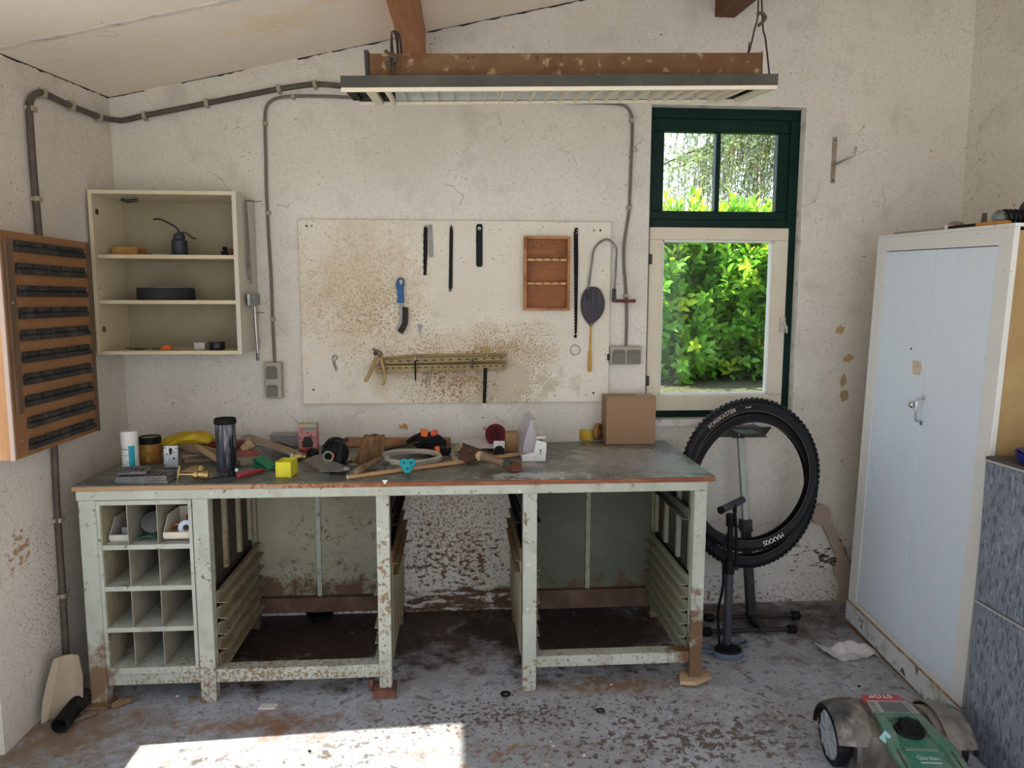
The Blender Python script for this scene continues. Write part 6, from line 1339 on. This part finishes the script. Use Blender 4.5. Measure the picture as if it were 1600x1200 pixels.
# cut-out board behind the locker
px = [(1267,805),(1268,798),(1273,792),(1280,789),(1288,789.5),(1294,793),(1298,800),(1299,807),(1297,813),(1304,828),(1313,846),(1322,866),(1330,886),(1334,905),(1335,930),(1336,960),(1320,962),(1316,955),(1311,946),(1310,936),(1312,924),(1313,916),(1310,908),(1305,900),(1303.5,892),(1306,885),(1310,878),(1304,862),(1296,844),(1286,821),(1280,821),(1273,818),(1268.5,812)]
b = MB(); pts = [at(a_,c_,y=-.040) for a_,c_ in px]; zmin = min(p.z for p in pts)
for p in pts: p.z = max(p.z, .003)
b.prism(pts,(0,.018,0)); b.done('wooden_cutout', M_paddle, label='beige cut-out board with a round head leaning between wall and locker', cat='cut-out board', bevel=.0015)
# white rag
r0 = at(1334,1022,z=0); rg = random.Random(9)
def rag(u,v):
    x = (u-.5)*.235-.016; y = (v-.5)*.125*(1-.30*u*u)
    z = .009+.044*math.exp(-((u-.55)/.26)**2-((v-.72)/.22)**2)+.026*math.exp(-((u-.86)/.10)**2-((v-.4)/.4)**2)+.020*math.exp(-((u-.35)/.08)**2-((v-.55)/.3)**2)+.0025*sin(u*23+v*9)+.002*sin(v*21-u*8)
    if u < .2: z += (.2-u)*.10
    return r0+V((x-.02*(1-u)*v, y-.006*sin(u*6), max(.005,z)))
b = MB(); b.sheet(rag,28,16,.004); b.done('cloth_rag', M_whitecloth, label='crumpled white rag on the floor in front of the locker', cat='rag', smooth=70)
# ---------------------------------------------------------------- left corner: beige scoop and black pipe
sp = thing('scoop', 'beige plastic scoop leaning between the left wall and the bench leg', 'scoop', (.085,-.87,0))
def fp(px,py,y): 
    q = at(px,py,y=y); q.z = max(q.z,.004); return q
b = MB()
L_ = [fp(x,y_,yy) for x,y_,yy in ((74,1126,-.93),(80,1096,-.90),(87,1060,-.87),(93,1026,-.845))]
R_ = [fp(x,y_,yy) for x,y_,yy in ((128,1118,-.865),(129,1090,-.85),(129,1058,-.835),(122,1024,-.82))]
def sc_(u,v):
    k = v*3; i = min(int(k),2); a = L_[i].lerp(L_[i+1],k-i); c = R_[i].lerp(R_[i+1],k-i)
    q = a.lerp(c,u); q.y += .025*sin(pi*u)*(1-v*.5); return q
b.sheet(sc_,10,14,.004); b.done('blade', M_beige, sp, smooth=60)
b = MB(); L2 = [p+V((-.012,-.02,0)) for p in L_]
b.sheet(lambda u,v: (lambda k,i: L_[i].lerp(L_[i+1],k-i).lerp(L2[i].lerp(L2[i+1],k-i)+V((-.006*sin(pi*v),-.012*sin(pi*v),0)),u))(v*3,min(int(v*3),2)),3,14,.004); b.done('side_flange', mat('beige_light',(.44,.36,.27),.6), sp, smooth=60)
pp = thing('pipe_piece', 'short black plastic pipe lying at the foot of the beige scoop', 'pipe', (.12,-.93,0))
p0 = at(93,1134,y=-.985); p0.z = .032; p1 = at(133,1088,y=-.79); p1.z = .045
d = p1-p0; b = MB(); b.lathe([(.026,0),(.031,0),(.031,d.length),(.026,d.length),(.026,0)],24,FRAME(p0,d),cap=False); b.done('tube', M_blackdust, pp)
b = MB(); b.tube(smooth_path([at0(112,1130)+V((0,0,.008)),at0(125,1126)+V((0,0,.008)),at0(140,1121)+V((0,0,.008)),at0(150,1117)+V((0,0,.008))],3),.007,6); b.done('rusty_rod', mat('rusty_rod',(.19,.12,.08),.8), label='short rusty rod on the floor beside the black pipe', cat='rod')
# ---------------------------------------------------------------- little things on the floor
p = at0(419,1105); b = MB(); b.prism([p+V(v) for v in ((-.035,-.014,0),(.030,-.018,0),(.036,.014,0),(-.028,.018,0))],(0,0,.006)); b.done('tile_piece', M_tile, label='small cream square of tile on the floor before the bench', cat='tile', bevel=.001)
p = at0(790,1086); b = MB(); b.tube(arc(p+V((0,0,.005)),.016,0,2*pi*15/16,16,(1,0,0),(0,1,0)),.005,8,closed=True); b.done('rubber_ring', M_black, label='thick black rubber ring on the floor below the knee space', cat='ring')
p = at0(938,1111); b = MB(); b.tube(arc(p+V((0,0,.003)),.014,0,2*pi*15/16,16,(1,0,0),(0,.8,0)),.0028,8,closed=True); b.done('rubber_ring', M_black, label='thin black rubber ring on the floor below the right bay', cat='ring')
rg = random.Random(21)
def chip(px,py,r,m,name,label,cat,h=.5):
    p = at0(px,py); b = MB(); n = 6; w0 = rg.uniform(0,6)
    pts = [p+V((r*cos(w0+2*pi*i/n)*rg.uniform(.6,1.1), r*sin(w0+2*pi*i/n)*rg.uniform(.5,1), 0)) for i in range(n)]
    b.prism(pts,(0,0,r*h)); return b.done(name, m, label=label, cat=cat, bevel=r*.1)
chip(561,1088,.012,M_timber,'wood_crumb','brown crumb of wood left of the brick slip on the floor','crumb')
chip(277,1088,.008,M_white,'plaster_crumb','tiny white plaster crumb under the second bench leg','crumb')
chip(320,1095,.026,M_timber,'wood_crumb','dark rotten wood crumb at the foot of the second bench leg','crumb',.4)
chip(302,1093,.018,M_timber,'wood_crumb','smaller dark crumb left of the second bench leg foot','crumb',.5)
chip(483,1174,.007,M_blackdust,'pebble','tiny dark pebble lying inside the patch of sunlight','pebble')
chip(770,1086,.006,M_endgrain,'wood_chip','pale splinter left of the thick rubber ring','splinter',.3)
chip(864,1166,.006,M_white,'plaster_crumb','lower one of two white crumbs on the floor at mid right','crumb'); chip(861,1159,.005,M_white,'plaster_crumb','upper one of two white crumbs on the floor at mid right','crumb')
chip(912,1181,.008,M_white,'plaster_crumb','white crumb on the floor nearest the bottom edge','crumb')
chip(955,1070,.006,M_white,'plaster_crumb','white crumb on the floor under the right bay rail','crumb')
chip(1342,1073,.008,M_blackdust,'pebble','dark flat pebble on the floor above the robot mower','pebble')
chip(1332,1076,.005,M_white,'plaster_crumb','white speck of plaster left of the dark pebble by the mower','crumb')
chip(860,923,.020,M_wood2,'wood_chip','flat brown wood chip on the floor under the right bay','wood chip',.2)
# ---------------------------------------------------------------- robot mower
MX,MY,MA = 3.075,-1.468,-.12
MM = TR((MX,MY,0),MA)
mw = thing('robot_mower', 'dusty green and black robot lawn mower with STOP button by the locker', 'robot mower', M=MM)
# local: x across, y towards the drive wheels, z up
def hull(u,v):
    """top shell: u around the width, v from the nose (0) to the wheel end (1)"""
    y = -.30+.535*v; half = .155+.02*sin(pi*min(1,v*1.1)); 
    t = (u-.5)*2; x = half*(abs(t)**.85)*(1 if t>0 else -1)
    crest = .125+.062*sin(min(1,v*1.02)*pi*.62)-.055*max(0,v-.90)**1.0*5*(v-.9)*10*.5
    edge = max(0,abs(t)-.62)/.38
    z = crest*(1-.62*edge**1.8)-.012*t*t
    nose = max(0,.16-v)/.16; z -= .05*nose**2
    return V((x,y,max(z,.035)))
b = MB(); nu,nv = 29,30
b.grid(hull,nu,nv); base = len(b.v)
# skirt down to the ground clearance
rim = [i*nv for i in range(nu)]+[(nu-1)*nv+j for j in range(1,nv)]+[i*nv+nv-1 for i in range(nu-2,-1,-1)]+[j for j in range(nv-2,0,-1)]
low = []
for k in rim: q = b.v[k]; b.v.append(V((q.x*1.01,q.y*1.005,.028))); low.append(len(b.v)-1)
for a in range(len(rim)): b.f.append((rim[a],rim[(a+1)%len(rim)],low[(a+1)%len(rim)],low[a]))
b.f.append(tuple(low)); b.done('shell', M_mowbody, mw, smooth=50, **K)
def topz(x,y):
    v = (y+.30)/.535; half = .155+.02*sin(pi*min(1,v*1.1)); t = max(-1,min(1,x/half)); u = .5+.5*(abs(t)**(1/.85))*(1 if t>0 else -1)
    return hull(u,v).z
def deck(outline, h, name, m, par=mw, z0=None, bev=.003, n=9):
    """a raised panel following the shell: outline of (x_left, x_right) at y stations"""
    b = MB(); 
    fn = lambda u,v: (lambda k,i: (lambda y,xl,xr: V((xl+(xr-xl)*u, y, topz(xl+(xr-xl)*u,y)+h)))(outline[i][0]+(outline[i+1][0]-outline[i][0])*(k-i), outline[i][1]+(outline[i+1][1]-outline[i][1])*(k-i), outline[i][2]+(outline[i+1][2]-outline[i][2])*(k-i)))(v*(len(outline)-1), min(int(v*(len(outline)-1)),len(outline)-2))
    b.sheet(fn,n,4*(len(outline)-1)+1,h+.012); return b.done(name, m, par, smooth=45, **K)
# two side ridges of the green hood and the sunk middle
deck([(-.285,-.090,.082),(-.16,-.098,.090),(-.06,-.100,.092),(.075,-.072,.072)],.006,'green_hood',M_mowgreen)
for s_ in (-1,1):
    o_ = [(-.285,.062,.092),(-.17,.066,.102),(-.09,.068,.104),(-.02,.052,.088),(.078,.050,.078)]
    deck([(y,(-xr if s_<0 else xl),(-xl if s_<0 else xr)) for y,xl,xr in o_],.020,'hood_ridge',M_mowgreen,n=4)
    b = MB(); b.sheet(lambda u,v: V((s_*(.082+.004*u), -.20+.10*v, topz(.08,-.20+.10*v)+.0208+.0004*u)),3,5,.001); b.done('vent_slot', M_hole, mw, **K)
deck([(.055,-.062,.062),(.078,-.062,.062)],.020,'hood_bridge',M_mowgreen,n=5)
deck([(.080,-.078,.078),(.160,-.070,.070)],.016,'control_panel',M_mowgrey)
deck([(.088,-.040,.052),(.150,-.036,.048)],.0175,'display',M_mowscreen,n=5)
for k in range(5):
    y = .090+.0125*k; b = MB(); b.sheet(lambda u,v: V((-.071+.018*u+.001*k, y+.005*v, topz(-.06,y)+.0172)),3,2,.001); b.done('key', M_mowscreen, mw, **K)
    b = MB(); b.sheet(lambda u,v: V((.057+.012*u-.001*k, y+.005*v, topz(.06,y)+.0172)),3,2,.001); b.done('key', M_mowscreen, mw, **K)
st_ = deck([(.163,-.080,.062),(.182,-.076,.060),(.205,-.068,.054)],.018,'stop_button',M_mowred)
def deckletter(body,size,x,y,m,h,rot,par,sy=1.0):
    vs, fs = text_geo(body,size,.0005); out = []
    for q in vs:
        a,c = (q.x,q.y*sy) if not rot else (-q.x,-q.y*sy); out.append(V((x+a,y+c,topz(x+a,y+c)+h+q.z)))
    b = MB(); b.add(out,fs); return b.done('lettering', m, par, **K)
deckletter('STOP',.034,-.012,.186,M_white,.0190,True,st_)
# dial
dz = topz(0,-.005)+.006; b = MB(); b.lathe([(.045,0),(.047,.004),(.044,.010),(.036,.012)],36,TR((0.002,.0,dz))); dial = b.done('height_dial', M_blackdust, mw, **K)
b = MB(); b.lathe([(.034,.012),(.030,.034),(.024,.038)],6,TR((0.002,.0,dz),.3)); 
for k in range(6): b.box(.018,.034,-.006,.006,.012,.033,TR((.002,0,dz),2*pi*k/6+.3))
b.done('dial_grip', M_black, dial, **K)
# raised name plate
b = MB(); b.sheet(lambda u,v: V((-.052+.104*u,-.088+.010*v,topz(0,-.085)+.010)),5,3,.006); b.done('name_ridge', mat('mower_green_dusty',(.16,.22,.16),.5), mw, **K)
deckletter('Garden',.024,.006,-.118,M_lightgreen,.0070,False,mw,.9)
b = MB(); b.sheet(lambda u,v: V((-.026+.066*u,-.139+.007*v,topz(0,-.137)+.0072)),5,3,.001); b.done('name_bar', M_lightgreen, mw, **K)
b = MB(); b.prism([(-.108,-.030,topz(-.10,-.03)+.004),(-.088,-.024,topz(-.09,-.03)+.026),(-.080,-.052,topz(-.09,-.05)+.026),(-.100,-.058,topz(-.10,-.05)+.004)],(0,0,.003)); b.done('cyan_reflector', M_cyan, mw, bevel=.001, **K)
# wheels with fenders
for s_ in (-1,1):
    xw = s_*.205; yw = .115; rw = .098
    F_ = FRAME((xw,yw,rw),(s_,0,0),(0,1,0))
    b = MB(); b.lathe([(.06,-.030),(rw-.004,-.030),(rw,-.026),(rw,.004),(rw-.005,.008),(.083,.008),(.080,.003)],40,F_)
    for k in range(30): b.box(-.004,.004,rw-.001,rw+.003,-.026,.003,F_ @ Matrix.Rotation(2*pi*k/30,4,'Z'))
    wh = b.done('wheel', M_rubber, mw, **K)
    b = MB(); b.lathe([(.081,.0),(.081,.005),(.014,.008),(.012,.012)],40,F_); hb2 = b.done('hub_disc', M_hub, wh, **K)
    for k in range(9):
        b = MB(); b.prism([(-.0035,.018,.0085),(.0035,.018,.0085),(.0075,.076,.0065),(-.0075,.076,.0065)],(0,0,.004),F_ @ Matrix.Rotation(2*pi*k/9,4,'Z')); b.done('spoke', M_hub, hb2, bevel=.001, **K)
    X_ = lambda q: q*s_
    arch = lambda r,ry,a: (yw-.012+ry*cos(a), rw-.006+r*sin(a))
    # wheel housing between shell and wheel, then the flared arch over the wheel
    pr = [arch(.112,.128,-.32+(pi+.64)*i/22) for i in range(23)]
    b = MB(); b.prism([(X_(.100),y_,max(z_,.032)) for y_,z_ in pr],(X_(.068),0,0)); b.done('wheel_housing', M_mowbody, mw, smooth=40, bevel=.006, **K)
    b = MB(); N_ = 24; secs = [(.120,.122,.140),(.160,.120,.138),(.196,.114,.131),(.216,.107,.122),(.222,.100,.113)]
    b.sheet(lambda u,v: (lambda k,i: (lambda x_,r_,ry_: V((X_(x_), arch(r_,ry_,-.02+2.75*v)[0], arch(r_,ry_,-.02+2.75*v)[1])))(*[secs[i][j]+(secs[i+1][j]-secs[i][j])*(k-i) for j in range(3)]))(u*4,min(int(u*4),3)),9,N_,.0065 if s_ > 0 else -.0065)
    fd = b.done('fender', M_mowbody, mw, smooth=60, **K)
    b = MB(); b.tube([V((X_(.2215), arch(.1,.113,-.02+2.95*i/23)[0], arch(.1,.113,-.02+2.95*i/23)[1])) for i in range(24)],.008,6); b.done('arch_rim', M_black, fd, **K)
    b = MB(); b.sheet(lambda u,v: V((X_(.150+.040*u), arch(.1245-.006*u,.142-.007*u,1.50+.42*v)[0], arch(.1245-.006*u,.142-.007*u,1.50+.42*v)[1])),4,6,.001); b.done('fender_sheen_panel', mat('fender_grey%d'%s_,(.20,.205,.23),.3), fd, **K)  # sheen painted onto the fender as a bluish grey patch
for s_ in (-1,1):
    b = MB(); b.lathe([(.03,-.012),(.035,-.010),(.035,.010),(.03,.012)],20,FRAME((s_*.09,-.23,.035),(1,0,0))); b.done('front_wheel', M_black, mw, **K)
